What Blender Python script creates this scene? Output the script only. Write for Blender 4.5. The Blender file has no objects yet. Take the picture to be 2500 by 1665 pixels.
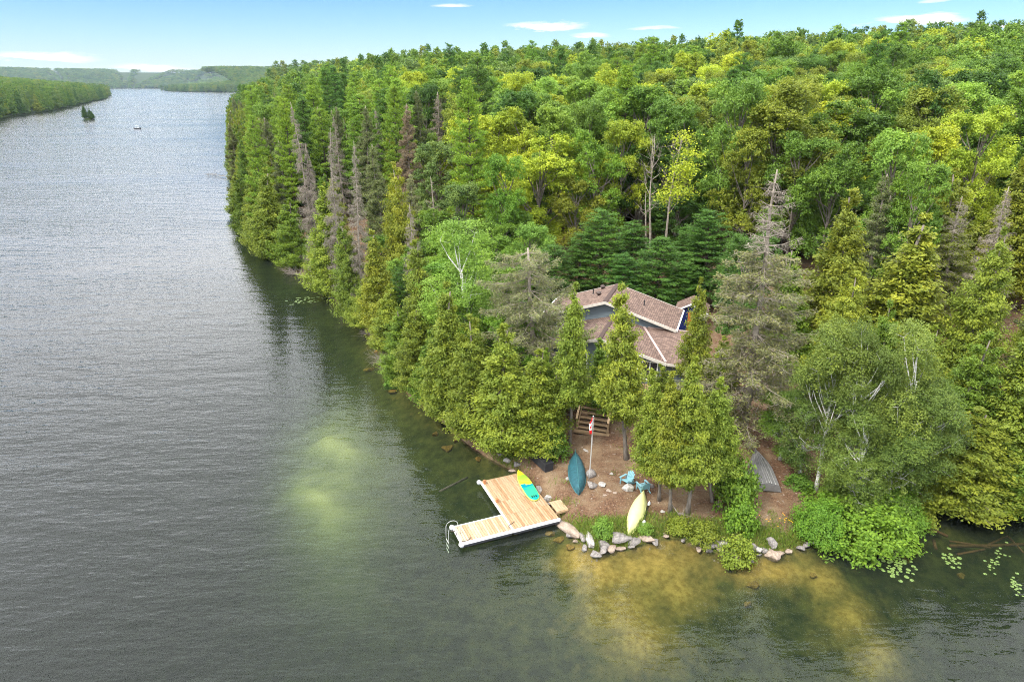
import bpy, bmesh, math, random
import numpy as np
from mathutils import Vector, Matrix, Quaternion
rng = np.random.default_rng(7)
random.seed(7)
sc = bpy.context.scene
COL = sc.collection
rad = math.radians

# ------------------------------------------------------------------ camera
FPX = 1667.0; HC = 22.0
PITCH = math.atan((832.5 - 205) / FPX)
SP, CP = math.sin(PITCH), math.cos(PITCH)
cam_d = bpy.data.cameras.new('camera'); cam = bpy.data.objects.new('camera', cam_d); COL.objects.link(cam)
cam.location = (0, 0, HC); cam.rotation_euler = (math.pi/2 - PITCH, 0, 0)
cam_d.sensor_width = 36; cam_d.lens = 36*FPX/2500; cam_d.clip_start = 0.5; cam_d.clip_end = 20000
sc.camera = cam

# ------------------------------------------------------------------ sky, sun, exposure
SUN_EL, SUN_AZ = rad(52), rad(-125)          # azimuth measured from +Y towards +X : behind the camera, left
w = bpy.data.worlds.new('World'); sc.world = w; w.use_nodes = True
nt = w.node_tree; N = nt.nodes; L = nt.links
bg = N['Background']; bg.inputs['Strength'].default_value = 0.07
sky = N.new('ShaderNodeTexSky'); sky.sky_type = 'NISHITA'; sky.sun_disc = False
sky.sun_elevation = SUN_EL; sky.sun_rotation = SUN_AZ % (2*math.pi); sky.air_density = 1.1; sky.dust_density = 0.4; sky.ozone_density = 3.0
geo = N.new('ShaderNodeTexCoord')
sep = N.new('ShaderNodeSeparateXYZ'); L.new(geo.outputs['Generated'], sep.inputs[0])
def wm(op, a, b=None, c=None, clamp=False):
    n = N.new('ShaderNodeMath'); n.operation = op; n.use_clamp = clamp
    for i, v in enumerate((a, b, c)):
        if v is None: continue
        if isinstance(v, (int, float)): n.inputs[i].default_value = v
        else: L.new(v, n.inputs[i])
    return n.outputs[0]
az = wm('ARCTAN2', sep.outputs[0], sep.outputs[1])
el = wm('ARCSINE', sep.outputs[2])
# streaky fair-weather clouds low over the horizon + a thin broken veil higher up
cc = N.new('ShaderNodeCombineXYZ'); L.new(az, cc.inputs[0]); L.new(wm('MULTIPLY', el, 5.0), cc.inputs[1])
n1 = N.new('ShaderNodeTexNoise'); n1.inputs['Scale'].default_value = 16.0; n1.inputs['Detail'].default_value = 6; n1.inputs['Roughness'].default_value = .62
L.new(cc.outputs[0], n1.inputs['Vector'])
nz = n1.outputs['Fac']
def pix_azel(x, y):
    u = (x-1250)/FPX; v = (y-832.5)/FPX
    d = Vector((u, CP-v*SP, -SP-v*CP)).normalized()
    return math.atan2(d.x, d.y), math.asin(d.z)
tot = None
for (x, y, hw, hh, st) in [(100, 142, 170, 17, 1.0), (370, 168, 120, 15, .8), (1320, 68, 120, 16, 1.25), (1440, 88, 60, 9, .8), (1600, 71, 70, 8, .7),
                      (1105, 16, 55, 8, .7), (2240, 52, 150, 20, 1.25), (2430, 66, 120, 9, .9), (2280, 5, 50, 8, .6)]:
    a0, e0 = pix_azel(x, y); a1, _ = pix_azel(x+hw, y); _, e1 = pix_azel(x, y-hh)
    da = wm('DIVIDE', wm('SUBTRACT', az, a0), a1-a0); de = wm('DIVIDE', wm('SUBTRACT', el, e0), e1-e0)
    de = wm('ADD', de, wm('MULTIPLY', wm('SUBTRACT', nz, .5), 3.0)); da = wm('ADD', da, wm('MULTIPLY', wm('SUBTRACT', nz, .5), 1.4))
    de = wm('MULTIPLY', de, wm('ADD', 1.0, wm('MULTIPLY', wm('LESS_THAN', de, 0.0), .7)))
    r2 = wm('ADD', wm('MULTIPLY', da, da), wm('MULTIPLY', de, de))
    m = wm('SUBTRACT', 1.15, r2, clamp=True); m = wm('ADD', wm('MULTIPLY', m, 1.25), wm('MULTIPLY', wm('SUBTRACT', nz, .56), 2.6)); m = wm('MULTIPLY', m, wm('MULTIPLY', wm('SUBTRACT', 1.25, r2, clamp=True), st), clamp=True)
    tot = m if tot is None else wm('MAXIMUM', tot, m)
low_cloud = wm('SMOOTH_MIN', tot, 1.0, .1)
pl = N.new('ShaderNodeCombineXYZ')
zz = wm('ADD', wm('MAXIMUM', sep.outputs[2], 0.0), .12)
L.new(wm('DIVIDE', sep.outputs[0], zz), pl.inputs[0]); L.new(wm('DIVIDE', sep.outputs[1], zz), pl.inputs[1])
n2 = N.new('ShaderNodeTexNoise'); n2.inputs['Scale'].default_value = 1.1; n2.inputs['Detail'].default_value = 7; n2.inputs['Roughness'].default_value = .6
L.new(pl.outputs[0], n2.inputs['Vector'])
veil = wm('MULTIPLY', wm('ADD', wm('SUBTRACT', n2.outputs['Fac'], .5), .92), 1.0, clamp=True)
upper = wm('DIVIDE', wm('SUBTRACT', el, rad(6.4)), rad(4), clamp=True)
veil = wm('MULTIPLY', wm('MULTIPLY', veil, upper), .92)
SKYMIX = N.new('ShaderNodeMix'); SKYMIX.data_type = 'RGBA'
tintn = N.new('ShaderNodeMix'); tintn.data_type = 'RGBA'; tintn.blend_type = 'MULTIPLY'; tintn.inputs['Factor'].default_value = 1; L.new(sky.outputs[0], tintn.inputs['A']); tg_ = N.new('ShaderNodeMix'); tg_.data_type = 'RGBA'; tg_.inputs['A'].default_value = (1.05, 1.22, 1.55, 1); tg_.inputs['B'].default_value = (.46, .80, 1.40, 1); L.new(wm('DIVIDE', el, rad(8), clamp=True), tg_.inputs['Factor']); L.new(tg_.outputs['Result'], tintn.inputs['B'])
L.new(tintn.outputs['Result'], SKYMIX.inputs['A']); SKYMIX.inputs['B'].default_value = (28.0, 28.2, 28.4, 1); L.new(veil, SKYMIX.inputs['Factor'])
SK2 = N.new('ShaderNodeMix'); SK2.data_type = 'RGBA'
L.new(SKYMIX.outputs['Result'], SK2.inputs['A']); SK2.inputs['B'].default_value = (8.6, 8.7, 8.8, 1); L.new(low_cloud, SK2.inputs['Factor'])
L.new(SK2.outputs['Result'], bg.inputs['Color'])

w.cycles.sampling_method = 'MANUAL'; w.cycles.sample_map_resolution = 256
sun_d = bpy.data.lights.new('sun', 'SUN'); sun_d.energy = 2.2; sun_d.angle = rad(9); sun_d.color = (1, .95, .86)
sun = bpy.data.objects.new('sun', sun_d); COL.objects.link(sun)
sdir = Vector((math.sin(SUN_AZ)*math.cos(SUN_EL), math.cos(SUN_AZ)*math.cos(SUN_EL), math.sin(SUN_EL)))
sun.rotation_euler = sdir.to_track_quat('Z', 'Y').to_euler(); sun.location = (-60, -80, 120)
sc.view_settings.view_transform = 'Standard'; sc.view_settings.look = 'None'; sc.view_settings.gamma = 1
sc.view_settings.exposure = 1.0
sc.render.engine = 'CYCLES'
cy = sc.cycles
cy.max_bounces = 6; cy.diffuse_bounces = 3; cy.glossy_bounces = 3; cy.transmission_bounces = 4; cy.volume_bounces = 0; cy.transparent_max_bounces = 8
cy.use_adaptive_sampling = True; cy.adaptive_threshold = .02; cy.sample_clamp_indirect = 3; cy.caustics_reflective = False; cy.caustics_refractive = False; cy.use_denoising = True; cy.filter_width = 1.0; cy.denoising_prefilter = 'NONE'

# ------------------------------------------------------------------ pixel helpers (photo pixels -> rays)
DS = 2500/2354.0
def ray(x, y):
    u = (x-1250)/FPX; v = (y-832.5)/FPX
    return np.array([u, CP-v*SP, -SP-v*CP])
def at(x, y, z=0.0):
    d = ray(x, y); return np.array([0, 0, HC]) + d*((z-HC)/d[2])
def dat(x, y, z=0.0): return at(x*DS, y*DS, z)
def crop(ox, oy, s): return lambda x, y, z=0.0: at(ox+x/s, oy+y/s, z)

# ------------------------------------------------------------------ terrain
SH = [(540,262),(530,300),(529,400),(545,470),(590,560),(668,615),(745,668),(830,748),(905,858),(940,912),(1010,965),(1085,1030),(1155,1072),(1200,1090),(1232,1122),(1262,1163),(1292,1200),(1325,1243),(1368,1275),
      (1386,1258),(1440,1262),(1500,1245),(1530,1236),(1562,1240),(1600,1258),(1640,1270),(1690,1290),(1740,1277),(1800,1268),(1880,1247),(1950,1222),(2020,1195),(2120,1178),(2250,1165),(2354,1160),(2560,1140)]
shore = np.array([dat(x, y)[:2] for x, y in SH])
poly = np.vstack([shore, [(70, 34), (140, 20), (320, 40), (2200, 200), (2200, 2600), (300, 2000), (-150, 1150)]])
def seg_dist(P, A, B):
    AB = B-A; t = np.clip(((P-A)@AB)/(AB@AB), 0, 1); return np.linalg.norm(P-A-t[:, None]*AB, axis=1)
def inside(P, pg):
    r = np.zeros(len(P), bool); n = len(pg); x, y = P[:, 0], P[:, 1]
    for i in range(n):
        x1, y1 = pg[i]; x2, y2 = pg[(i+1) % n]
        c = ((y1 > y) != (y2 > y)); 
        with np.errstate(divide='ignore', invalid='ignore'):
            r ^= c & (x < (x2-x1)*(y-y1)/(y2-y1+1e-12)+x1)
    return r
def shore_d(P):
    d = np.full(len(P), 1e9)
    for i in range(len(poly)-4):
        d = np.minimum(d, seg_dist(P, poly[i], poly[i+1]))
    return np.where(inside(P, poly), d, -d)
_ph = rng.uniform(0, 6.28, (40,)); _dr = rng.uniform(0, 6.28, (40,))
def fnoise(P, scale, k0=0):
    s = np.zeros(len(P)); a = 1.0; f = 1.0/scale
    for o in range(4):
        for j in range(3):
            i = (k0+o*3+j) % 40
            s += a*np.sin((P[:, 0]*math.cos(_dr[i])+P[:, 1]*math.sin(_dr[i]))*f*6.28+_ph[i]+1.7*np.sin((P[:, 0]*math.sin(_dr[i])-P[:, 1]*math.cos(_dr[i]))*f*2.6))/3
        a *= .5; f *= 2.07
    return s
GA, GB, GR = np.array([1900, 1380])*DS, None, None
def gauss(P, px, py, sx, sy, rot=0):
    c = dat(px, py)[:2]; Q = P-c; ca, sa = math.cos(rot), math.sin(rot)
    a = Q[:, 0]*ca+Q[:, 1]*sa; b = -Q[:, 0]*sa+Q[:, 1]*ca
    return np.exp(-(a/sx)**2-(b/sy)**2)
def sand_mask(P):
    m = np.zeros(len(P))
    for g in [(1325,1275,1.2,1.1,-.7),(1390,1300,1.7,1.3,0),(1460,1300,2.2,1.6,0),(1530,1280,1.9,1.8,.1),(1560,1330,1.6,1.5,0),(1440,1370,2.4,1.8,.3),(1480,1430,2.0,1.6,.3),(1780,1300,3.0,.8,0),
              (1900,1310,1.2,1.3,-.7),(1960,1375,1.2,1.9,-.75),(2030,1460,1.3,1.9,-.75)]:
        m = np.maximum(m, gauss(P, *g))
    return m
def bar_mask(P):
    m = np.zeros(len(P))
    for g in [(750,1040,3.4,10.0,.28)]:
        m = np.maximum(m, gauss(P, *g))
    return np.clip(m*(.78+.20*fnoise(P, 6, 20)), 0, 1)
def height(P):
    P = np.asarray(P, float).reshape(-1, 2)
    d = shore_d(P); X, Y = P[:, 0], P[:, 1]
    low = np.interp(d, [0, .35, .9, 3, 8, 12, 18, 30, 60, 400], [-.05, .38, .6, .85, 1.3, 1.65, 2.4, 3.2, 5, 8])
    m = np.interp(Y, [50, 80, 140, 220], [.0, .22, .62, 1.0])
    hill = 31*(1-np.exp(-np.maximum(d-12, 0)/85))*m
    rf = np.interp(np.arctan2(X, Y), [-.32, -.1, .1, .35, .62], [.84, .64, .50, .52, .58])
    land = low+hill*rf+np.where(d > 1, .06*fnoise(P, 3.0)+np.clip((d-25)/60, 0, 1)*1.6*fnoise(P, 60, 5), 0)
    sm = sand_mask(P); bm = bar_mask(P); dd = -d
    deep = np.interp(dd, [0, .5, 2, 5, 12, 25, 60], [-.05, -.4, -1.0, -1.9, -3.3, -4.6, -6.0])
    sf = gauss(P, 1620, 1350, 8.5, 4.5)+.8*gauss(P, 1260, 1290, 3.5, 3.5)
    deep = deep*(1-np.clip(sf, 0, 1))+np.maximum(deep, -1.35)*np.clip(sf, 0, 1)
    deep = deep*(1-.55*sm) - sm*.14
    deep = deep*(1-bm)+np.maximum(deep, -.75)*bm
    deep = deep+.05*fnoise(P, 1.7, 9)*np.clip(dd/2, 0, 1)
    return np.where(d >= 0, land, np.minimum(deep, -.05))
def H1(x, y): return float(height([(x, y)])[0])

# ------------------------------------------------------------------ materials
def mat(name, col, rough=.7, spec=.3, noise=None, var=.25, bump=0.0, bscale=None, metal=0.0, detail=4, coord='Object', stretch=None):
    m = bpy.data.materials.new(name); m.use_nodes = True; t = m.node_tree; n = t.nodes; b = n['Principled BSDF']
    b.inputs['Roughness'].default_value = rough; b.inputs['Specular IOR Level'].default_value = spec; b.inputs['Metallic'].default_value = metal
    if noise is None: b.inputs['Base Color'].default_value = (*col, 1); return m
    tc = n.new('ShaderNodeTexCoord'); src = tc.outputs[coord]
    if stretch:
        mp = n.new('ShaderNodeMapping'); mp.inputs['Scale'].default_value = stretch; t.links.new(src, mp.inputs[0]); src = mp.outputs[0]
    nn = n.new('ShaderNodeTexNoise'); nn.inputs['Scale'].default_value = noise; nn.inputs['Detail'].default_value = detail; nn.inputs['Roughness'].default_value = .65
    t.links.new(src, nn.inputs['Vector'])
    oi = n.new('ShaderNodeObjectInfo')
    mx = n.new('ShaderNodeMix'); mx.data_type = 'RGBA'
    mx.inputs['A'].default_value = (*[c*(1-var) for c in col], 1); mx.inputs['B'].default_value = (*[min(1, c*(1+var)) for c in col], 1)
    ra = n.new('ShaderNodeMapRange'); ra.inputs[1].default_value = .3; ra.inputs[2].default_value = .7; t.links.new(nn.outputs['Fac'], ra.inputs[0])
    t.links.new(ra.outputs[0], mx.inputs['Factor']); t.links.new(mx.outputs['Result'], b.inputs['Base Color'])
    if bump:
        bp = n.new('ShaderNodeBump'); bp.inputs['Strength'].default_value = bump; bp.inputs['Distance'].default_value = .05
        n3 = n.new('ShaderNodeTexNoise'); n3.inputs['Scale'].default_value = bscale or noise*2; n3.inputs['Detail'].default_value = 5; t.links.new(src, n3.inputs['Vector'])
        t.links.new(n3.outputs['Fac'], bp.inputs['Height']); t.links.new(bp.outputs[0], b.inputs['Normal'])
    return m
M = {}
def foliage(name, mass=None, trans=.38):
    m = bpy.data.materials.new(name); m.use_nodes = True; t = m.node_tree; n = t.nodes; lk = t.links
    b = n['Principled BSDF']; b.inputs['Roughness'].default_value = .55; b.inputs['Specular IOR Level'].default_value = .25
    oi = n.new('ShaderNodeObjectInfo')
    at_ = n.new('ShaderNodeAttribute'); at_.attribute_name = 'tint'
    if mass:
        cr = n.new('ShaderNodeValToRGB'); cr.color_ramp.interpolation = 'CONSTANT'
        while len(cr.color_ramp.elements) > 1: cr.color_ramp.elements.remove(cr.color_ramp.elements[0])
        for i, c in enumerate(mass):
            e = cr.color_ramp.elements[0] if i == 0 else cr.color_ramp.elements.new(i/len(mass))
            e.position = i/len(mass); e.color = (*c, 1)
        lk.new(oi.outputs['Random'], cr.inputs[0]); base = cr.outputs[0]
    else: base = oi.outputs['Color']
    warm = n.new('ShaderNodeMix'); warm.data_type = 'RGBA'; warm.blend_type = 'MULTIPLY'; warm.inputs['Factor'].default_value = 1
    cr2 = n.new('ShaderNodeValToRGB'); e = cr2.color_ramp.elements
    e[0].position = 0; e[0].color = (.42, .50, .48, 1); e[1].position = 1; e[1].color = (1.0, .93, .62, 1)
    k = cr2.color_ramp.elements.new(.5); k.color = (.72, .74, .66, 1)
    lk.new(at_.outputs['Fac'], cr2.inputs[0])
    lk.new(base, warm.inputs['A']); lk.new(cr2.outputs[0], warm.inputs['B'])
    gain = n.new('ShaderNodeVectorMath'); gain.operation = 'SCALE'; gain.inputs['Scale'].default_value = 2.55; lk.new(warm.outputs['Result'], gain.inputs[0])
    lk.new(gain.outputs[0], b.inputs['Base Color'])
    tr = n.new('ShaderNodeBsdfTranslucent'); lk.new(gain.outputs[0], tr.inputs['Color'])
    ms = n.new('ShaderNodeMixShader'); ms.inputs[0].default_value = trans
    lk.new(b.outputs[0], ms.inputs[1]); lk.new(tr.outputs[0], ms.inputs[2]); lk.new(ms.outputs[0], n['Material Output'].inputs['Surface'])
    return m
G = dict(dark=(.040,.080,.014), mid=(.074,.125,.018), olive=(.112,.135,.018), yellow=(.180,.215,.020), grey=(.085,.126,.036), light=(.112,.175,.028),
         cedar=(.118,.145,.020), cedar_y=(.134,.152,.020), cedar_d=(.076,.118,.015), birch_g=(.074,.104,.022), birch_l=(.090,.122,.026), pine=(.046,.094,.016), pine_y=(.098,.155,.016), lichen=(.125,.130,.060), brown=(.150,.110,.075), dead=(.17,.15,.13), bright=(.080,.140,.016), spruce=(.085,.100,.038))
M['leaf'] = foliage('foliage')
M['mass'] = foliage('forest_foliage', [G['mid'], G['olive'], G['dark'], G['light'], G['mid'], G['grey'], G['olive'], G['yellow'], G['mid'], G['dark']])
M['massdark'] = foliage('shore_forest_foliage', [G['cedar_d'], G['mid'], G['dark'], G['olive'], G['pine'], G['grey'], G['mid']])
M['bark'] = mat('grey_bark', (.17,.145,.12), .9, .1, 6, .45, .5, 14, stretch=(1,1,.25))
M['bark_dark'] = mat('dark_bark', (.085,.068,.055), .9, .1, 6, .45, .5, 14, stretch=(1,1,.25))
M['birch'] = mat('birch_bark', (.62,.60,.56), .7, .2, 3, .35, .2, 8, stretch=(1,1,3))
M['deadwood'] = mat('weathered_dead_wood', (.25,.215,.175), .9, .1, 5, .4)

# ------------------------------------------------------------------ mesh helpers
def link(o, parent=None):
    COL.objects.link(o)
    if parent is not None: o.parent = parent
    return o
def np_mesh(name, V, F, mt=None, tint=None, smooth=False):
    """V (n,3); F (m,k) constant-size faces or list of such arrays"""
    me = bpy.data.meshes.new(name)
    Fs = F if isinstance(F, list) else [F]
    Fs = [np.asarray(f, np.int32) for f in Fs if len(f)]
    V = np.asarray(V, np.float32)
    me.vertices.add(len(V)); me.vertices.foreach_set('co', V.ravel())
    loops = np.concatenate([f.ravel() for f in Fs]); me.loops.add(len(loops)); me.loops.foreach_set('vertex_index', loops)
    cnt = np.concatenate([np.full(len(f), f.shape[1], np.int32) for f in Fs]); st = np.concatenate([[0], np.cumsum(cnt)[:-1]]).astype(np.int32)
    me.polygons.add(len(cnt)); me.polygons.foreach_set('loop_start', st)
    me.polygons.foreach_set('use_smooth', np.full(len(cnt), bool(smooth)))
    if tint is not None:
        a = me.attributes.new('tint', 'FLOAT', 'POINT'); a.data.foreach_set('value', np.asarray(tint, np.float32))
    me.update(calc_edges=True)
    if mt: me.materials.append(M[mt] if isinstance(mt, str) else mt)
    return me
class MB:
    def __init__(s): s.v = []; s.f4 = []; s.f3 = []; s.n = 0
    def add(s, V, f4=(), f3=()):
        o = s.n; s.v.append(np.asarray(V, float).reshape(-1, 3)); s.n += len(s.v[-1])
        if len(f4): s.f4.append(np.asarray(f4)+o)
        if len(f3): s.f3.append(np.asarray(f3)+o)
        return s
    def box(s, c, d, ex=(1,0,0), ey=(0,1,0), ez=(0,0,1)):
        c = np.array(c, float); ex, ey, ez = [np.array(e, float)*x/2 for e, x in zip((ex, ey, ez), d)]
        V = [c+i*ex+j*ey+k*ez for k in (-1, 1) for j in (-1, 1) for i in (-1, 1)]
        return s.add(V, [(0,2,3,1),(4,5,7,6),(0,1,5,4),(2,6,7,3),(0,4,6,2),(1,3,7,5)])
    def hexa(s, V): return s.add(V, [(0,2,3,1),(4,5,7,6),(0,1,5,4),(2,6,7,3),(0,4,6,2),(1,3,7,5)])
    def tube(s, pts, r, sides=6, cap=True):
        pts = np.asarray(pts, float); n = len(pts); r = np.broadcast_to(np.asarray(r, float), (n,))
        tg = np.gradient(pts, axis=0) if n > 1 else None
        tg /= np.linalg.norm(tg, axis=1)[:, None]+1e-9
        ref = np.where(np.abs(tg[:, 2:3]) < .9, np.array([[0,0,1.]]), np.array([[1.,0,0]]))
        a = np.cross(tg, ref); a /= np.linalg.norm(a, axis=1)[:, None]+1e-9; b = np.cross(tg, a)
        th = np.arange(sides)*2*math.pi/sides
        V = pts[:, None, :]+r[:, None, None]*(np.cos(th)[None, :, None]*a[:, None, :]+np.sin(th)[None, :, None]*b[:, None, :])
        f = []
        for i in range(n-1):
            for j in range(sides): f.append((i*sides+j, i*sides+(j+1) % sides, (i+1)*sides+(j+1) % sides, (i+1)*sides+j))
        V = V.reshape(-1, 3); f3 = []
        if cap:
            V = np.vstack([V, pts[0], pts[-1]]); k = n*sides
            for j in range(sides): f3 += [(k, (j+1) % sides, j), (k+1, (n-1)*sides+j, (n-1)*sides+(j+1) % sides)]
        return s.add(V, f, f3)
    def grid(s, V, nu, nv, wrap=False):
        f = []
        for i in range(nu-1):
            for j in range(nv-1+(1 if wrap else 0)): f.append((i*nv+j, i*nv+(j+1) % nv, (i+1)*nv+(j+1) % nv, (i+1)*nv+j))
        return s.add(V, f)
    def mesh(s, name, mt, smooth=False):
        V = np.vstack(s.v); F = []
        if s.f4: F.append(np.vstack(s.f4))
        if s.f3: F.append(np.vstack(s.f3))
        return np_mesh(name, V, F, mt, smooth=smooth)
    def build(s, name, mt, parent=None, smooth=False, bevel=0):
        o = link(bpy.data.objects.new(name, s.mesh(name, mt, smooth)), parent)
        if bevel:
            b = o.modifiers.new('bevel', 'BEVEL'); b.width = bevel; b.segments = 1; b.limit_method = 'ANGLE'
        return o
def tag(o, label=None, cat=None, group=None, kind=None):
    if label: o['label'] = label
    if cat: o['category'] = cat
    if group: o['group'] = group
    if kind: o['kind'] = kind
    return o
def thing(name, label, cat, loc=(0,0,0), rz=0, group=None):
    o = bpy.data.objects.new(name, None); o.empty_display_size = .2; COL.objects.link(o)
    o.location = loc; o.rotation_euler = (0, 0, rz); return tag(o, label, cat, group)

# ------------------------------------------------------------------ ground + lake bed (one sheet)
def axis(lo, hi, c, fine, n_f, grow):
    a = [c]
    st = fine
    while a[-1] < hi:
        if a[-1]-c > n_f*fine: st *= grow
        a.append(a[-1]+st)
    b = [c]; st = fine
    while b[-1] > lo:
        if c-b[-1] > n_f*fine: st *= grow
        b.append(b[-1]-st)
    return np.array(sorted(set(a+b)))
gx = axis(-700, 2300, 7, .28, 60, 1.045); gy = axis(-60, 2700, 32, .28, 50, 1.045)
XX, YY = np.meshgrid(gx, gy); GP = np.stack([XX.ravel(), YY.ravel()], 1)
gz = height(GP); gd = shore_d(GP)
nx, ny = len(gx), len(gy)
idx = (np.arange(ny-1)[:, None]*nx+np.arange(nx-1)[None, :]).ravel()
gm = np_mesh('ground', np.column_stack([GP, gz]), np.stack([idx, idx+1, idx+nx+1, idx+nx], 1), smooth=True)
def pattr(me, name, val): a = me.attributes.new(name, 'FLOAT', 'POINT'); a.data.foreach_set('value', np.asarray(val, np.float32))
def grass_field(P, d):
    gn = fnoise(P, 2.2, 3)
    g = np.interp(d, [-.1, .0, 1.1, 2.2, 3.6], [.3, 1, .9, .55, .0])+.35*gn*np.interp(d, [0, .5, 5, 9], [.3, 1, .7, .2])
    for q in [(1330,1205,.9,1.1,.4,1), (1390,1235,1.3,.7,.2,1), (1480,1215,1.6,.6,.2,.8), (1800,1225,2.6,.6,.1,.9), (1900,1215,2,.6,.2,1), (1420,1120,1.2,.8,0,.35), (1450,1040,1.2,1.6,0,.35)]:
        g = np.maximum(g, q[5]*gauss(P, q[0], q[1], q[2], q[3], q[4])+.25*gn)
    g = np.where(d > -.12, g, 0)
    bare = gauss(P, 1370, 1180, 1.7, 1.4)+gauss(P, 1770, 1170, 1.9, 2.4)+1.2*gauss(P, 1270, 1100, 2.2, 3.6)+gauss(P, 1560, 1190, 2.0, .9)
    return np.clip(g-.8*bare, 0, 1)*np.interp(P[:, 0], [-2.5, 0], [0, 1])
pattr(gm, 'grass', grass_field(GP, gd)); pattr(gm, 'sand', np.clip(sand_mask(GP)+.0, 0, 1)); pattr(gm, 'bar', bar_mask(GP)); pattr(gm, 'sd', gd)
def ground_mat():
    m = bpy.data.materials.new('forest_floor_and_lake_bed'); m.use_nodes = True; t = m.node_tree; n = t.nodes; lk = t.links; b = n['Principled BSDF']
    b.inputs['Roughness'].default_value = .92; b.inputs['Specular IOR Level'].default_value = .12
    tc = n.new('ShaderNodeTexCoord')
    def noise(s, d=5, r=.6):
        q = n.new('ShaderNodeTexNoise'); q.inputs['Scale'].default_value = s; q.inputs['Detail'].default_value = d; q.inputs['Roughness'].default_value = r
        lk.new(tc.outputs['Object'], q.inputs['Vector']); return q.outputs['Fac']
    def attr(a): q = n.new('ShaderNodeAttribute'); q.attribute_name = a; return q.outputs['Fac']
    def rng_(v, a, b_, c=0, d=1): q = n.new('ShaderNodeMapRange'); q.inputs[1].default_value = a; q.inputs[2].default_value = b_; q.inputs[3].default_value = c; q.inputs[4].default_value = d; lk.new(v, q.inputs[0]); return q.outputs[0]
    def mix(f, a, b_):
        q = n.new('ShaderNodeMix'); q.data_type = 'RGBA'
        if isinstance(f, float): q.inputs['Factor'].default_value = f
        else: lk.new(f, q.inputs['Factor'])
        for k, v in (('A', a), ('B', b_)):
            if isinstance(v, tuple): q.inputs[k].default_value = (*v, 1)
            else: lk.new(v, q.inputs[k])
        return q.outputs['Result']
    mulch = mix(rng_(noise(9, 6, .75), .35, .65), (.055,.028,.017), (.185,.108,.064))
    litter = mix(rng_(noise(.55, 3), .42, .6), mulch, mix(rng_(noise(14, 5, .7), .3, .7), (.12,.080,.046), (.27,.190,.118)))
    speck = mix(rng_(noise(30, 2, .5), .68, .72), litter, (.42,.34,.25))
    gcol = mix(rng_(noise(5, 5, .7), .35, .65), (.060,.070,.016), (.150,.140,.036))
    land = mix(rng_(attr('grass'), .3, .75), speck, gcol)
    bed = mix(rng_(noise(1.2, 6, .7), .38, .66), (.032,.038,.008), (.125,.112,.026))
    pebbles = n.new('ShaderNodeTexVoronoi'); pebbles.inputs['Scale'].default_value = 2.2; lk.new(tc.outputs['Object'], pebbles.inputs['Vector'])
    sand = mix(rng_(noise(3.2, 6, .7), .38, .62), (.26,.160,.032), (.46,.30,.080))
    mx = n.new('ShaderNodeMath'); mx.operation = 'ADD'; lk.new(attr('sand'), mx.inputs[0]); lk.new(rng_(noise(1.0, 5, .65), .3, .7, -.28, .28), mx.inputs[1])
    bed = mix(rng_(mx.outputs[0], .1, 1.0), bed, sand)
    bed = mix(attr('bar'), bed, (.60,.54,.22))
    col = mix(rng_(attr('sd'), -.10, .02), bed, land)
    lk.new(col, b.inputs['Base Color'])
    bp = n.new('ShaderNodeBump'); bp.inputs['Strength'].default_value = .9; bp.inputs['Distance'].default_value = .06
    lk.new(noise(11, 6, .75), bp.inputs['Height']); lk.new(bp.outputs[0], b.inputs['Normal'])
    return m
M['ground'] = ground_mat(); gm.materials.append(M['ground'])
tag(link(bpy.data.objects.new('ground', gm)), kind='structure')

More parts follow.
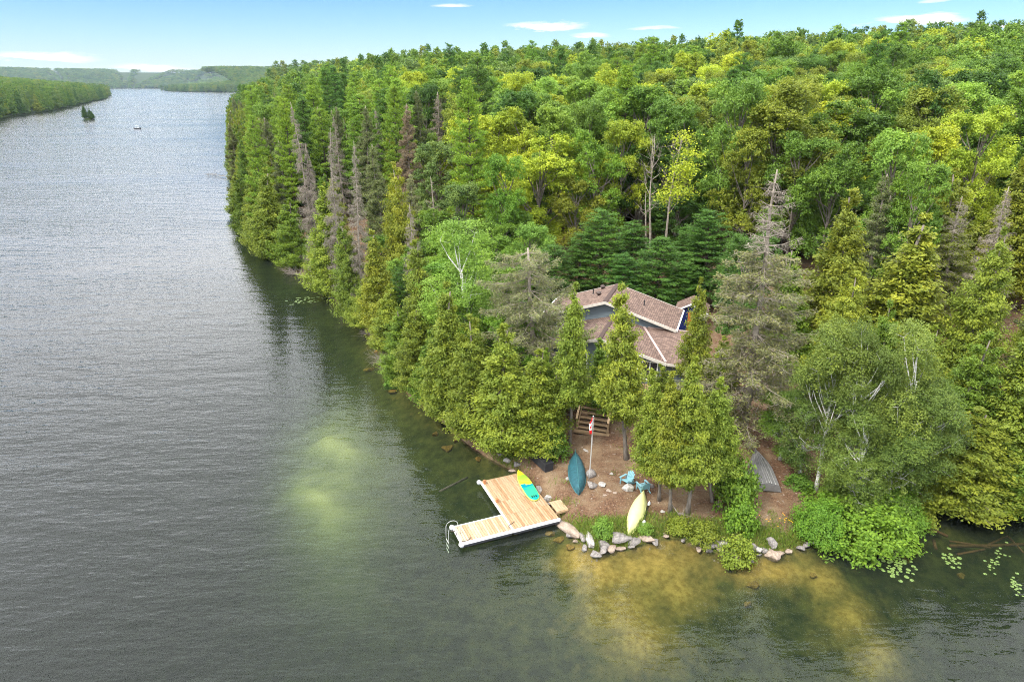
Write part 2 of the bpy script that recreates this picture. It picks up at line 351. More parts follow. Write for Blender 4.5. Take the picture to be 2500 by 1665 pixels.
# ------------------------------------------------------------------ water
def water_mat():
    m = bpy.data.materials.new('lake_water'); m.use_nodes = True; t = m.node_tree; n = t.nodes; lk = t.links
    n.remove(n['Principled BSDF']); out = n['Material Output']
    tc = n.new('ShaderNodeTexCoord')
    def wave(rot, sx, sy, scale, det, rough=.55, dist=0.0):
        mp = n.new('ShaderNodeMapping'); mp.inputs['Rotation'].default_value = (0, 0, rad(rot)); mp.inputs['Scale'].default_value = (sx, sy, 1); lk.new(tc.outputs['Object'], mp.inputs[0])
        q = n.new('ShaderNodeTexNoise'); q.inputs['Scale'].default_value = scale; q.inputs['Detail'].default_value = det; q.inputs['Roughness'].default_value = rough; q.inputs['Distortion'].default_value = dist
        lk.new(mp.outputs[0], q.inputs['Vector']); return q.outputs['Fac']
    def mth(op, a, b_):
        q = n.new('ShaderNodeMath'); q.operation = op
        for i, v in enumerate((a, b_)):
            if isinstance(v, (int, float)): q.inputs[i].default_value = v
            else: lk.new(v, q.inputs[i])
        return q.outputs[0]
    h = mth('ADD', mth('MULTIPLY', wave(-12, .30, 1, .50, 1, .5), .95), mth('MULTIPLY', wave(-20, .36, 1, 1.35, 2, .55), .75))
    h = mth('ADD', h, mth('MULTIPLY', wave(8, .5, 1, 4.0, 2, .6), .28))
    gust = n.new('ShaderNodeMapRange'); gust.inputs[1].default_value = .35; gust.inputs[2].default_value = .65; gust.inputs[3].default_value = .5; gust.inputs[4].default_value = 1.25
    lk.new(wave(-30, .35, 1, .03, 4), gust.inputs[0])
    ca_ = n.new('ShaderNodeAttribute'); ca_.attribute_name = 'chop'
    h = mth('MULTIPLY', h, mth('MULTIPLY', gust.outputs[0], ca_.outputs['Fac']))
    bp = n.new('ShaderNodeBump'); bp.inputs['Strength'].default_value = 1.0; bp.inputs['Distance'].default_value = .19; lk.new(h, bp.inputs['Height'])
    fr = n.new('ShaderNodeFresnel'); fr.inputs[0].default_value = 1.333; lk.new(bp.outputs[0], fr.inputs['Normal'])
    gl = n.new('ShaderNodeBsdfAnisotropic') if hasattr(bpy.types, 'ShaderNodeBsdfAnisotropic') else n.new('ShaderNodeBsdfGlossy')
    gl.inputs['Roughness'].default_value = .11; lk.new(bp.outputs[0], gl.inputs['Normal'])
    tr = n.new('ShaderNodeBsdfTransparent'); tr.inputs[0].default_value = (.97, .99, .97, 1)
    ms = n.new('ShaderNodeMixShader'); lk.new(fr.outputs[0], ms.inputs[0]); lk.new(tr.outputs[0], ms.inputs[1]); lk.new(gl.outputs[0], ms.inputs[2])
    df = n.new('ShaderNodeBsdfDiffuse'); df.inputs[0].default_value = (.33, .43, .35, 1)
    tu_ = n.new('ShaderNodeMixShader'); tu_.inputs[0].default_value = .022; lk.new(tr.outputs[0], tu_.inputs[1]); lk.new(df.outputs[0], tu_.inputs[2]); lk.new(tu_.outputs[0], ms.inputs[1])
    lk.new(ms.outputs[0], out.inputs['Surface'])
    va = n.new('ShaderNodeVolumeAbsorption'); va.inputs['Color'].default_value = (.34, .50, .22, 1); va.inputs['Density'].default_value = .62
    lk.new(va.outputs[0], out.inputs['Volume'])
    return m
M['water'] = water_mat()
wx = np.concatenate([[-4500, -2500, -1200], gx[::2], [3000, 4500]]); wy = np.concatenate([[-700, -200], gy[::2], [3600, 5900]])
wX, wY = np.meshgrid(wx, wy); WP = np.stack([wX.ravel(), wY.ravel()], 1); n1_, n2_ = len(wx), len(wy)
wi = (np.arange(n2_-1)[:, None]*n1_+np.arange(n1_-1)[None, :]).ravel(); nW = len(WP)
rim = list(range(n1_))+[k*n1_+n1_-1 for k in range(1, n2_)]+[(n2_-1)*n1_+k for k in range(n1_-2, -1, -1)]+[k*n1_ for k in range(n2_-2, 0, -1)]
WV = np.vstack([np.column_stack([WP, np.zeros(nW)]), np.column_stack([WP[rim], np.full(len(rim), -9.0)]), [(0, 2600, -9.0)]])
q4 = np.vstack([np.stack([wi, wi+1, wi+n1_+1, wi+n1_], 1), [(rim[k], nW+k, nW+(k+1) % len(rim), rim[(k+1) % len(rim)]) for k in range(len(rim))]])
q3 = np.array([(nW+k, nW+len(rim), nW+(k+1) % len(rim)) for k in range(len(rim))])
wme = np_mesh('lake_water', WV, [q4, q3], 'water')
wd_ = -shore_d(WP); chop = np.interp(wd_, [0, 4, 12, 30, 70], [.20, .32, .52, .85, 1.0]); pattr(wme, 'chop', np.concatenate([chop, np.ones(len(rim)+1)]))
tag(link(bpy.data.objects.new('lake_water', wme)), kind='structure')

# ------------------------------------------------------------------ foliage library
def unit(v): return v/(np.linalg.norm(v, axis=-1, keepdims=True)+1e-9)
def leaves(C, Nrm, ll, lw, tint, r, hang=None):
    """rhombic leaf sprays: centres C, normals Nrm"""
    n = len(C); rv = unit(r.normal(size=(n, 3)) if hang is None else r.normal(size=(n, 3))*.7+hang)
    a = unit(rv-(rv*Nrm).sum(1, keepdims=True)*Nrm); b = np.cross(Nrm, a)
    ll = ll*r.uniform(.65, 1.35, (n, 1)); lw = lw*r.uniform(.65, 1.35, (n, 1))
    V = np.stack([C-a*ll*.5, C+b*lw*.5+a*ll*.05+Nrm*lw*.12, C+a*ll*.5, C-b*lw*.5+a*ll*.05+Nrm*lw*.12], 1).reshape(-1, 3)
    F = np.arange(n*4).reshape(n, 4)
    return V, F, np.repeat(tint, 4)
def angnoise(th, z, r, k=5):
    s = np.zeros_like(th)
    for i in range(k): s += np.sin(th*r.integers(1, 5)+z*r.uniform(.8, 3.2)*(1 if r.random() > .5 else -1)+r.uniform(0, 6.28))
    return s/k
LIB = {}
def reg(kind, trunk, crown, H, W, bark='bark'):
    LIB.setdefault(kind, []).append((trunk.mesh(kind+'_trunk', bark, True) if isinstance(trunk, MB) else trunk, crown, H, W))
def crown_mesh(name, parts, mt='leaf'):
    V = []; F = []; T = []; o = 0
    for v, f, t in parts: V.append(v); F.append(f+o); T.append(t); o += len(v)
    return np_mesh(name, np.vstack(V), np.vstack(F), mt, np.clip(np.concatenate(T), 0, 1))
def cedar(seed, H=10., R=1.75, base=.06, nb=150, cpb=9, per=24, leaf=(.17, .075), name='cedar', mt='leaf', pw=.72, csize=1.0):
    r = np.random.default_rng(seed)
    prof = lambda t: R*np.minimum(1, ((t-base)/.12+.42))*np.power(np.clip(1-t, 0, 1), pw)*1.12
    zb = base+(1-base)*(1-np.sqrt(np.linspace(.0004, .99, nb)))+r.normal(0, .012, nb); zb = np.clip(zb, base, .985); zb = np.where(zb < base+.06, zb+r.uniform(-.05, .09, nb)*(base > .2), zb); tb = np.arange(nb)*2.399+r.normal(0, .35, nb)
    big = 1+.22*angnoise(tb, zb*H*.5, r); lb = np.clip(prof(zb), .10, None)*big*r.uniform(.72, 1.22, nb)
    kb = np.repeat(np.arange(nb), cpb); nc = len(kb); s = r.uniform(.38, 1.04, nc); s[r.random(nc) < .12] *= .5
    dx = np.stack([np.cos(tb), np.sin(tb), np.zeros(nb)], 1)[kb]; sd = np.stack([-dx[:, 1], dx[:, 0], np.zeros(nc)], 1)
    wsp = (lb[kb]*.36+.08)*(1.15-s*.6)
    L_ = lb[kb][:, None]
    cx = dx*L_*s[:, None]+sd*(r.uniform(-1, 1, nc)*wsp)[:, None]; cx[:, 2] = zb[kb]*H-.18*lb[kb]*s+.30*lb[kb]*s**3+r.normal(0, .09, nc)
    sz = np.interp(zb[kb], [0, .8, 1], [1, .8, .4])*r.uniform(.7, 1.3, nc)*csize
    bt = r.uniform(.05, .75, nb)[kb]+r.normal(0, .12, nc)
    i = np.repeat(np.arange(nc), per); n = len(i)
    up = unit(dx[i]*.7+np.array([0, 0, .75])); q = r.uniform(-.5, .5, (n, 1))
    C = cx[i]+up*q*.50*sz[i][:, None]+r.normal(0, .12, (n, 3))*sz[i][:, None]*(1.3-np.abs(q))
    Nn = unit(dx[i]*.55+np.array([0, 0, .6])+r.normal(0, .55, (n, 3)))
    t = bt[i]*.75+r.uniform(0, .35, n)
    v = leaves(C, Nn, leaf[0], leaf[1], t, r, hang=np.array([0, 0, -.9])+dx[i]*.6)
    tk = MB(); bx = r.normal(0, .12, 2)
    zs = np.linspace(-.4, H*.95, 9); tk.tube(np.stack([bx[0]*np.sin(zs*.4), bx[1]*np.sin(zs*.5), zs], 1), np.interp(zs, [-.4, .3, H], [.26, .17, .02] if base < .2 else [.20, .115, .02])*H/10, 7)
    for k in range(0, nb, 4 if nb > 80 else 8):
        zz = zb[k]*H; a = tb[k]; ln = lb[k]*.9
        tk.tube([(0, 0, zz), (ln*.5*math.cos(a), ln*.5*math.sin(a), zz-.06*ln), (ln*math.cos(a), ln*math.sin(a), zz+.1*ln)], [.032, .02, .008], 3, False)
    if base > .2:
        for k in range(10):
            zz = r.uniform(.12, base)*H; a = r.uniform(0, 6.28); ln = r.uniform(.3, 1.0); tk.tube([(0, 0, zz), (ln*math.cos(a), ln*math.sin(a), zz+.1)], [.02, .005], 3, False)
    reg(name, tk, crown_mesh(name+'_crown', [v], mt), H, R*2)
def broadleaf(seed, lrs=(.095, .17), H=14., W=9., lobes=24, ncl=26, per=24, leaf=(.26, .17), name='broadleaf', mt='leaf', bark='bark', top=.20, layered=.0, clr=.34):
    r = np.random.default_rng(seed); tk = MB(); parts = []
    zs = np.linspace(-.4, H*.72, 8); lean = r.normal(0, .02, 2)
    tp = np.stack([lean[0]*zs+.1*np.sin(zs*.5), lean[1]*zs+.1*np.cos(zs*.4), zs], 1); tk.tube(tp, np.interp(zs, [-.4, .4, H*.72], [.30, .21, .06])*H/14, 7)
    LC = []
    for k in range(lobes):
        f = (k+.5)/lobes; th = k*2.399+r.uniform(-.4, .4)
        zt = r.uniform(top, .97); w_ = math.sqrt(max(0.03, 1-((zt-.55)/.47)**2 if zt > .55 else 1-((zt-.55)/.36)**2*.75))
        rr = W*.5*w_*r.uniform(.45, .86); LC.append((rr*math.cos(th), rr*math.sin(th), zt*H))
    LC.append((0, 0, H*.86)); LC.append((r.normal(0, .5), r.normal(0, .5), H*.68))
    for (x, y, z) in LC:
        lr = r.uniform(*lrs)*W; z = min(z, H-lr*.8)
        b0 = max(.25*H, z-r.uniform(.16, .32)*H); ib = np.array([lean[0]*b0, lean[1]*b0, b0])
        tk.tube([ib, ib*.4+np.array([x, y, z])*.6+np.array([0, 0, -.25]), (x, y, z)], [.075*H/14, .05*H/14, .015], 5, False)
        u = unit(r.normal(size=(ncl, 3))); u[:, 2] = np.where(u[:, 2] < -.6, -u[:, 2], u[:, 2])
        c = np.array([x, y, z])+u*lr*np.array([1.05, 1.05, 1.0-layered*.4])*r.uniform(.55, 1.05, (ncl, 1))
        lt = r.uniform(.15, .75); ct = lt+r.normal(0, .12, ncl)
        for q in range(2):
            a = u[r.integers(ncl)]*lr*.8; tk.tube([(x, y, z), (x+a[0], y+a[1], z+a[2])], [.02, .006], 3, False)
        i = np.repeat(np.arange(ncl), per); n = len(i); cs = r.uniform(.7, 1.4, ncl)*clr*W/9
        C = c[i]+r.normal(0, 1, (n, 3))*cs[i][:, None]*np.array([.58, .58, .38])
        Nn = unit(u[i]*.45+np.array([0, 0, .75])+r.normal(0, .5, (n, 3)))
        parts.append(leaves(C, Nn, leaf[0], leaf[1], ct[i]*.75+r.uniform(0, .3, n), r))
    reg(name, tk, crown_mesh(name+'_crown', parts, mt), H, W, bark)
def pine(seed, H=16., W=7.5, base=.18, leaf=(.30, .085), per=26, name='pine', mt='leaf', dens=1.0):
    r = np.random.default_rng(seed); tk = MB(); CC = []; UU = []
    zs = np.linspace(-.4, H*.97, 9); tk.tube(np.stack([.05*np.sin(zs), .05*np.cos(zs), zs], 1), np.interp(zs, [-.4, .4, H], [.32, .22, .02]), 7)
    z = base*H
    while z < H*.975:
        t = (z/H-base)/(1-base); ln0 = W*.5*(1-t)**.62*min(1, .62+t*2.2)*1.02+.25
        nb = r.integers(4, 7); a0 = r.uniform(0, 6.28)
        for k in range(nb):
            a = a0+k*6.28/nb+r.normal(0, .22); ln = ln0*r.uniform(.62, 1.16); d = np.array([math.cos(a), math.sin(a), 0]); sd = np.array([-d[1], d[0], 0])
            zz = z+r.normal(0, .12); rise = r.uniform(.02, .16)+t*.5
            pts = [np.array([0, 0, zz]), d*ln*.5+np.array([0, 0, zz+ln*rise*.25]), d*ln+np.array([0, 0, zz+ln*rise*.8])]
            tk.tube(pts, [.05, .035, .01], 4, False)
            m = max(3, int(ln*4.2*dens))
            for j in range(m):
                s = r.uniform(.32, 1.0); w_ = (1-abs(s-.62)/.62)*ln*.30+.12
                p = d*ln*s+sd*r.uniform(-w_, w_)+np.array([0, 0, zz+ln*rise*.8*s*s+r.normal(0, .05)+.06]); CC.append(p); UU.append(d)
        z += r.uniform(.62, 1.0)*(1-.35*t)
    CC = np.array(CC); UU = np.array(UU); nc = len(CC); i = np.repeat(np.arange(nc), per); n = len(i); ct = r.uniform(.1, .9, nc)
    C = CC[i]+r.normal(0, 1, (n, 3))*np.array([.20, .20, .075])
    Nn = unit(np.array([0, 0, .8])+UU[i]*.25+r.normal(0, .5, (n, 3)))
    reg(name, tk, crown_mesh(name+'_crown', [leaves(C, Nn, leaf[0], leaf[1], ct[i]*.65+r.uniform(0, .35, n), r, hang=UU[i]*.8)], mt), H, W, 'bark_dark')
def twig_strips(P0, P1, w, r):
    d = unit(P1-P0); q = unit(np.cross(d, r.normal(size=d.shape))); w = np.reshape(w, (-1, 1))
    V = np.stack([P0-q*w, P0+q*w, P1+q*w*.3, P1-q*w*.3], 1).reshape(-1, 3)
    return V, np.arange(len(P0)*4).reshape(-1, 4)
def spruce(seed, H=15., W=4.6, base=.12, fol=1.0, name='spruce', leaf=(.17, .06), bark='bark', broken=False, droop=.35, baretop=0.0, dens=1.0, tw=1.0, mt='leaf', wood='deadwood'):
    r = np.random.default_rng(seed); tk = MB(); CC = []; UU = []; T0 = []; T1 = []; TW = []
    top = .80 if broken else 1.0
    zs = np.linspace(-.4, H*top, 9); tk.tube(np.stack([.08*np.sin(zs*.7), .08*np.cos(zs*.5), zs], 1), np.interp(zs, [-.4, .4, H], [.30, .22, .03]), 7)
    z = base*H
    while z < H*top*.985:
        t = (z/H-base)/(1-base); ln0 = W*.5*min(1, (1-t)**.8*1.15+(.28 if broken else 0)); bare = (t > 1-baretop)
        for k in range(r.integers(4, 7)):
            a = r.uniform(0, 6.28); ln = ln0*r.uniform(.35, 1.3)+.1; d = np.array([math.cos(a), math.sin(a), 0]); sd = np.array([-d[1], d[0], 0])
            f = lambda s: d*ln*s+np.array([0, 0, z-droop*ln*s+droop*.9*ln*s*s*s+(.35 if bare else 0)*ln*s])
            tk.tube([f(0), f(.45), f(1)], [.035, .022, .007], 3, False)
            m = int(ln*9*tw)
            if m:
                s = r.uniform(.2, 1, m); p0 = np.array([f(x) for x in s]); sg = r.choice([-1, 1], m)[:, None]
                p1 = p0+(sd*sg*r.uniform(.5, 1, (m, 1))+d*.5)*np.minimum(.75, ln*.42)*(1.25-s[:, None])+np.stack([r.normal(0, .08, m), r.normal(0, .08, m), -r.uniform(.0, .28, m)], 1)
                T0.append(p0); T1.append(p1); TW.append(np.full(m, .012))
                for rep in range(2):
                    q = r.uniform(.3, 1, (m, 1)); pa = p0*(1-q)+p1*q; pb = pa+r.normal(0, .13, (m, 3))+np.array([0, 0, -.10]); T0.append(pa); T1.append(pb); TW.append(np.full(m, .008))
                if fol > 0 and not bare:
                    for rep in range(max(1, int(2*fol+.5))):
                        keep = r.random(m) < fol; q = r.uniform(.1, 1, (m, 1)); CC.append((p0*(1-q)+p1*q)[keep]); UU.append(np.repeat(d[None], keep.sum(), 0))
        z += r.uniform(.26, .5)/dens
    T0 = np.vstack(T0); T1 = np.vstack(T1); tv, tf = twig_strips(T0, T1, np.concatenate(TW), r); tk.add(tv, tf)
    if fol > 0:
        CC = np.vstack(CC); UU = np.vstack(UU); per = 5; i = np.repeat(np.arange(len(CC)), per); n = len(i); ct = r.uniform(.1, .9, len(CC))
        C = CC[i]+r.normal(0, .09, (n, 3)); Nn = unit(np.array([0, 0, .6])+r.normal(0, .7, (n, 3)))
        cr = crown_mesh(name+'_crown', [leaves(C, Nn, leaf[0], leaf[1], ct[i]*.6+r.uniform(0, .4, n), r, hang=UU[i]*.6+np.array([0, 0, -.5]))], mt)
    else: cr = None
    reg(name, tk, cr, H, W, wood)
def bush(seed, R=1.2, Hh=1.4, ncl=110, per=26, leaf=(.17, .11), name='bush'):
    r = np.random.default_rng(seed); u = unit(r.normal(size=(ncl, 3))); u[:, 2] = np.abs(u[:, 2])
    c = u*np.array([R, R, Hh])*r.uniform(.55, 1, (ncl, 1))*(1+.2*angnoise(np.arctan2(u[:, 1], u[:, 0]), u[:, 2]*2, r))[:, None]
    i = np.repeat(np.arange(ncl), per); n = len(i); ct = r.uniform(.1, .9, ncl)
    C = c[i]+r.normal(0, .15, (n, 3)); C[:, 2] = np.maximum(C[:, 2], .02)
    Nn = unit(u[i]*.6+np.array([0, 0, .6])+r.normal(0, .55, (n, 3)))
    tk = MB()
    for k in range(9):
        q = c[r.integers(ncl)]; tk.tube([(0, 0, -.2), q*.5+np.array([0, 0, .1]), q], [.03, .02, .006], 4, False)
    reg(name, tk, crown_mesh(name+'_crown', [leaves(C, Nn, leaf[0], leaf[1], ct[i]*.6+r.uniform(0, .4, n), r)]), Hh, 2*R)

for s in range(5): cedar(10+s, R=[1.75, 1.6, 1.9, 1.5, 1.8][s], pw=[.75, .85, .65, .95, .7][s])
for s in range(3): cedar(20+s, base=.24, name='trimmed_cedar', pw=[1.0, .85, 1.1][s], R=1.95)
for s in range(2): cedar(25+s, base=.26, name='spire_cedar', nb=100, pw=1.0, R=1.9, cpb=8, per=22)
for s in range(7): broadleaf(30+s, H=14, W=[9, 8, 9.5, 8.5, 8, 7.5, 9][s], layered=[0, .3, .6, 0, .5, .2, .7][s], lobes=30, per=30, leaf=(.22, .145))
for s in range(3): broadleaf(40+s, H=13, W=6.5, lobes=34, ncl=34, per=26, leaf=(.15, .10), name='birch', bark='birch', top=.14, clr=.5, lrs=(.14, .21))
for s in range(3): pine(50+s, base=[.15, .22, .1][s])
spruce(60, fol=1.5, name='spruce', tw=1.6); spruce(61, fol=1.8, name='spruce', W=4.2, tw=1.5)
spruce(62, fol=.8, name='lichen_spruce', tw=1.7, dens=.95, W=5.6, H=17, baretop=.30); 
spruce(63, fol=.9, name='broken_spruce', dens=.85, broken=True, W=6.6, H=14, tw=1.5, droop=.3)
spruce(64, fol=0, name='dead_spruce', tw=2.2, dens=1.2); spruce(65, fol=0.10, name='dead_spruce', tw=2.0, dens=1.3, W=3.8)
spruce(66, fol=0, name='bare_snag', tw=.5, dens=.5, W=3.0, H=10, baretop=.4)
for s in range(3): bush(70+s)
for s in range(2): bush(74+s, R=2.4, Hh=2.6, ncl=520, per=28, leaf=(.15, .10), name='thicket_bush')
# coarse versions for the far forest
for s in range(6): broadleaf(80+s, H=14, W=9, lobes=22, ncl=15, per=13, leaf=(.40, .27), name='far_broadleaf', mt='mass', layered=.3*s/2)
cedar(85, nb=60, cpb=5, per=7, leaf=(.5, .24), name='far_cedar', mt='massdark'); cedar(86, nb=60, cpb=5, per=7, leaf=(.5, .24), name='far_cedar', mt='massdark', pw=.9)
for q_ in LIB['far_broadleaf'][:4]:
    m_ = q_[1].copy(); m_.materials.clear(); m_.materials.append(M['massdark']); LIB.setdefault('hazy_broadleaf', []).append((q_[0], m_, q_[2], q_[3]))
pine(87, per=5, leaf=(.75, .28), name='far_pine', mt='massdark', dens=.6)

# ------------------------------------------------------------------ planting
PROT = []
PLANTED = []                 # (x, y, radius)
NT = {}
def plant(kind, x, y, h, wdt, color, label, cat='tree', group=None, name=None, lean=None, z=None, var=None, rz=None):
    lib = LIB[kind]; k = NT.get(kind, 0); NT[kind] = k+1
    tm, cm, H0, W0 = lib[(k if var is None else var) % len(lib)]
    root = bpy.data.objects.new(name or (kind+('' if 'bush' in kind else '_tree')), None); root.empty_display_size = .3; COL.objects.link(root)
    root.location = (x, y, (H1(x, y) if z is None else z)); sx = wdt/W0; sz = h/H0
    root.scale = (sx, sx, sz)
    q = Quaternion((0, 0, 1), rz if rz is not None else random.uniform(0, 6.28))
    if lean is not None:
        v = Vector(lean).normalized(); q = Vector((0, 0, 1)).rotation_difference(v) @ q
    root.rotation_euler = q.to_euler(); tag(root, label, cat, group)
    if tm: link(bpy.data.objects.new('stem' if 'bush' in kind else 'trunk', tm), root)
    if cm:
        c = link(bpy.data.objects.new('crown', cm), root); j = rng.uniform(.86, 1.16); hj = rng.normal(0, .04)
        c.color = (color[0]*j*(1+hj), color[1]*j, color[2]*j*(1-hj), 1)
    PLANTED.append((x, y, wdt*.5)); return root
def ray_ground(xd, yd, h=0.0):
    d = ray(xd*DS, yd*DS); t = np.geomspace(18, 900, 500); P = np.array([0, 0, HC])+t[:, None]*d
    hh = P[:, 2]-height(P[:, :2])-h; k = int(np.argmax(hh <= 0)); 
    if hh[k] > 0: k = len(t)-1
    return P[k]
def hero(kind, top, base=None, h=None, wd=80, color='cedar', label='', group=None, tilt=False, name=None, cat='tree', var=None, dist=None):
    """top/base in photo display pixels; wd crown width in display pixels"""
    if base is not None:
        b = ray_ground(*base); d = ray(top[0]*DS, top[1]*DS); D = np.hypot(b[0], b[1]); t = D/np.hypot(d[0], d[1]); T = np.array([0, 0, HC])+d*t
        gz_ = H1(b[0], b[1]); hh = T[2]-gz_; lean = None
        if tilt: lean = (T[0]-b[0], T[1]-b[1], hh)
        x, y = b[0], b[1]
    elif dist is not None:
        d = ray(top[0]*DS, top[1]*DS); T = np.array([0, 0, HC])+d*(dist/np.hypot(d[0], d[1])); x, y = T[0], T[1]; hh = T[2]-H1(x, y); lean = None
    else:
        p = ray_ground(top[0], top[1], h); x, y = p[0], p[1]; hh = h; lean = None
        if -3 < x < 26 and y < 70:                       # keep the ground right behind the cottage for the pines
            d = ray(top[0]*DS, top[1]*DS); T = np.array([0, 0, HC])+d*(rng.uniform(71, 80)/np.hypot(d[0], d[1])); x, y = T[0], T[1]; hh = T[2]-H1(x, y)
    dist = math.sqrt(x*x+y*y+(HC-3)**2); width = wd*DS/FPX*dist
    _f = y*CP-(H1(x, y)+hh*.42-HC)*SP; _u = y*SP+(H1(x, y)+hh*.42-HC)*CP; PROT.append((math.hypot(x, y), 1250+FPX*x/_f, 832.5-FPX*_u/_f, wd*DS*.5))
    if tilt is False: lean = (rng.normal(0, .03), rng.normal(0, .03), 1)
    return plant(kind, x, y, hh, width, G[color] if isinstance(color, str) else color, label, cat, group, name, lean, var=var)

SHOREG = 'cedars lining the left shore'
row = [((1195,800),(1225,1040),135,'cedar','bushy yellow-green cedar overhanging the bank beside the black box'),
 ((1130,745),(1160,1040),150,'cedar','broad yellow-green cedar just left of the bushy cedar by the dock'),
 ((1075,725),(1090,1005),135,'cedar','wide green cedar above the dark shallows left of the dock'),
 ((1005,650),(1030,965),120,'cedar','tall olive cedar between the bright water shrub and the dock'),
 ((950,700),(960,905),95,'cedar_y','slim olive cedar directly above the bright shrub at the waterline'),
 ((990,548),(985,850),105,'cedar','tall pointed olive cedar left of the pale green birch'),
 ((900,650),(895,815),85,'cedar','olive cedar standing behind the heaped driftwood branches'),
 ((938,705),(925,872),85,'cedar_d','green cedar just above the lime shrub at the waterline'),
 ((925,610),(925,800),70,'pine','narrow dark blue-green spruce beside the heaped driftwood branches'),
 ((885,530),(880,770),85,'cedar_y','brownish olive cedar above the pile of fallen branches'),
 ((850,640),(850,755),80,'cedar','low green cedar at the water left of the fallen branches'),
 ((815,505),(820,740),82,'cedar','slender olive cedar on shore right of the broadest column cedar'),
 ((760,425),(765,690),100,'cedar','broad column-shaped cedar beside the fallen tree in the water'),
 ((675,455),(678,620),78,'cedar_d','dense green cedar just left of the fallen tree in the water'),
 ((655,385),(625,600),80,'cedar','tall olive cedar behind the dense shore cedar'),
 ((600,410),(600,580),62,'cedar','olive cedar on the left shore, third beyond the fallen tree'),
 ((570,400),(572,545),52,'cedar_d','green cedar on the left shore, fourth beyond the fallen tree'),
 ((548,400),(552,505),45,'cedar','olive cedar on the left shore, fifth beyond the fallen tree'),
 ((925,372),(930,700),88,'cedar_y','tall yellow-tipped cedar in the second row with brownish lower crown'),
 ((1020,760),(1000,930),100,'cedar_d','shaded green cedar filling the second row left of the dock'),
 ((735,520),(738,660),60,'cedar','short green cedar at the foot of the broad column cedar')]
for top, base, wd, c, lab in row: hero('cedar' if c != 'pine' else 'pine', top, base, wd=wd*1.15, color=c, label=lab, group=SHOREG)

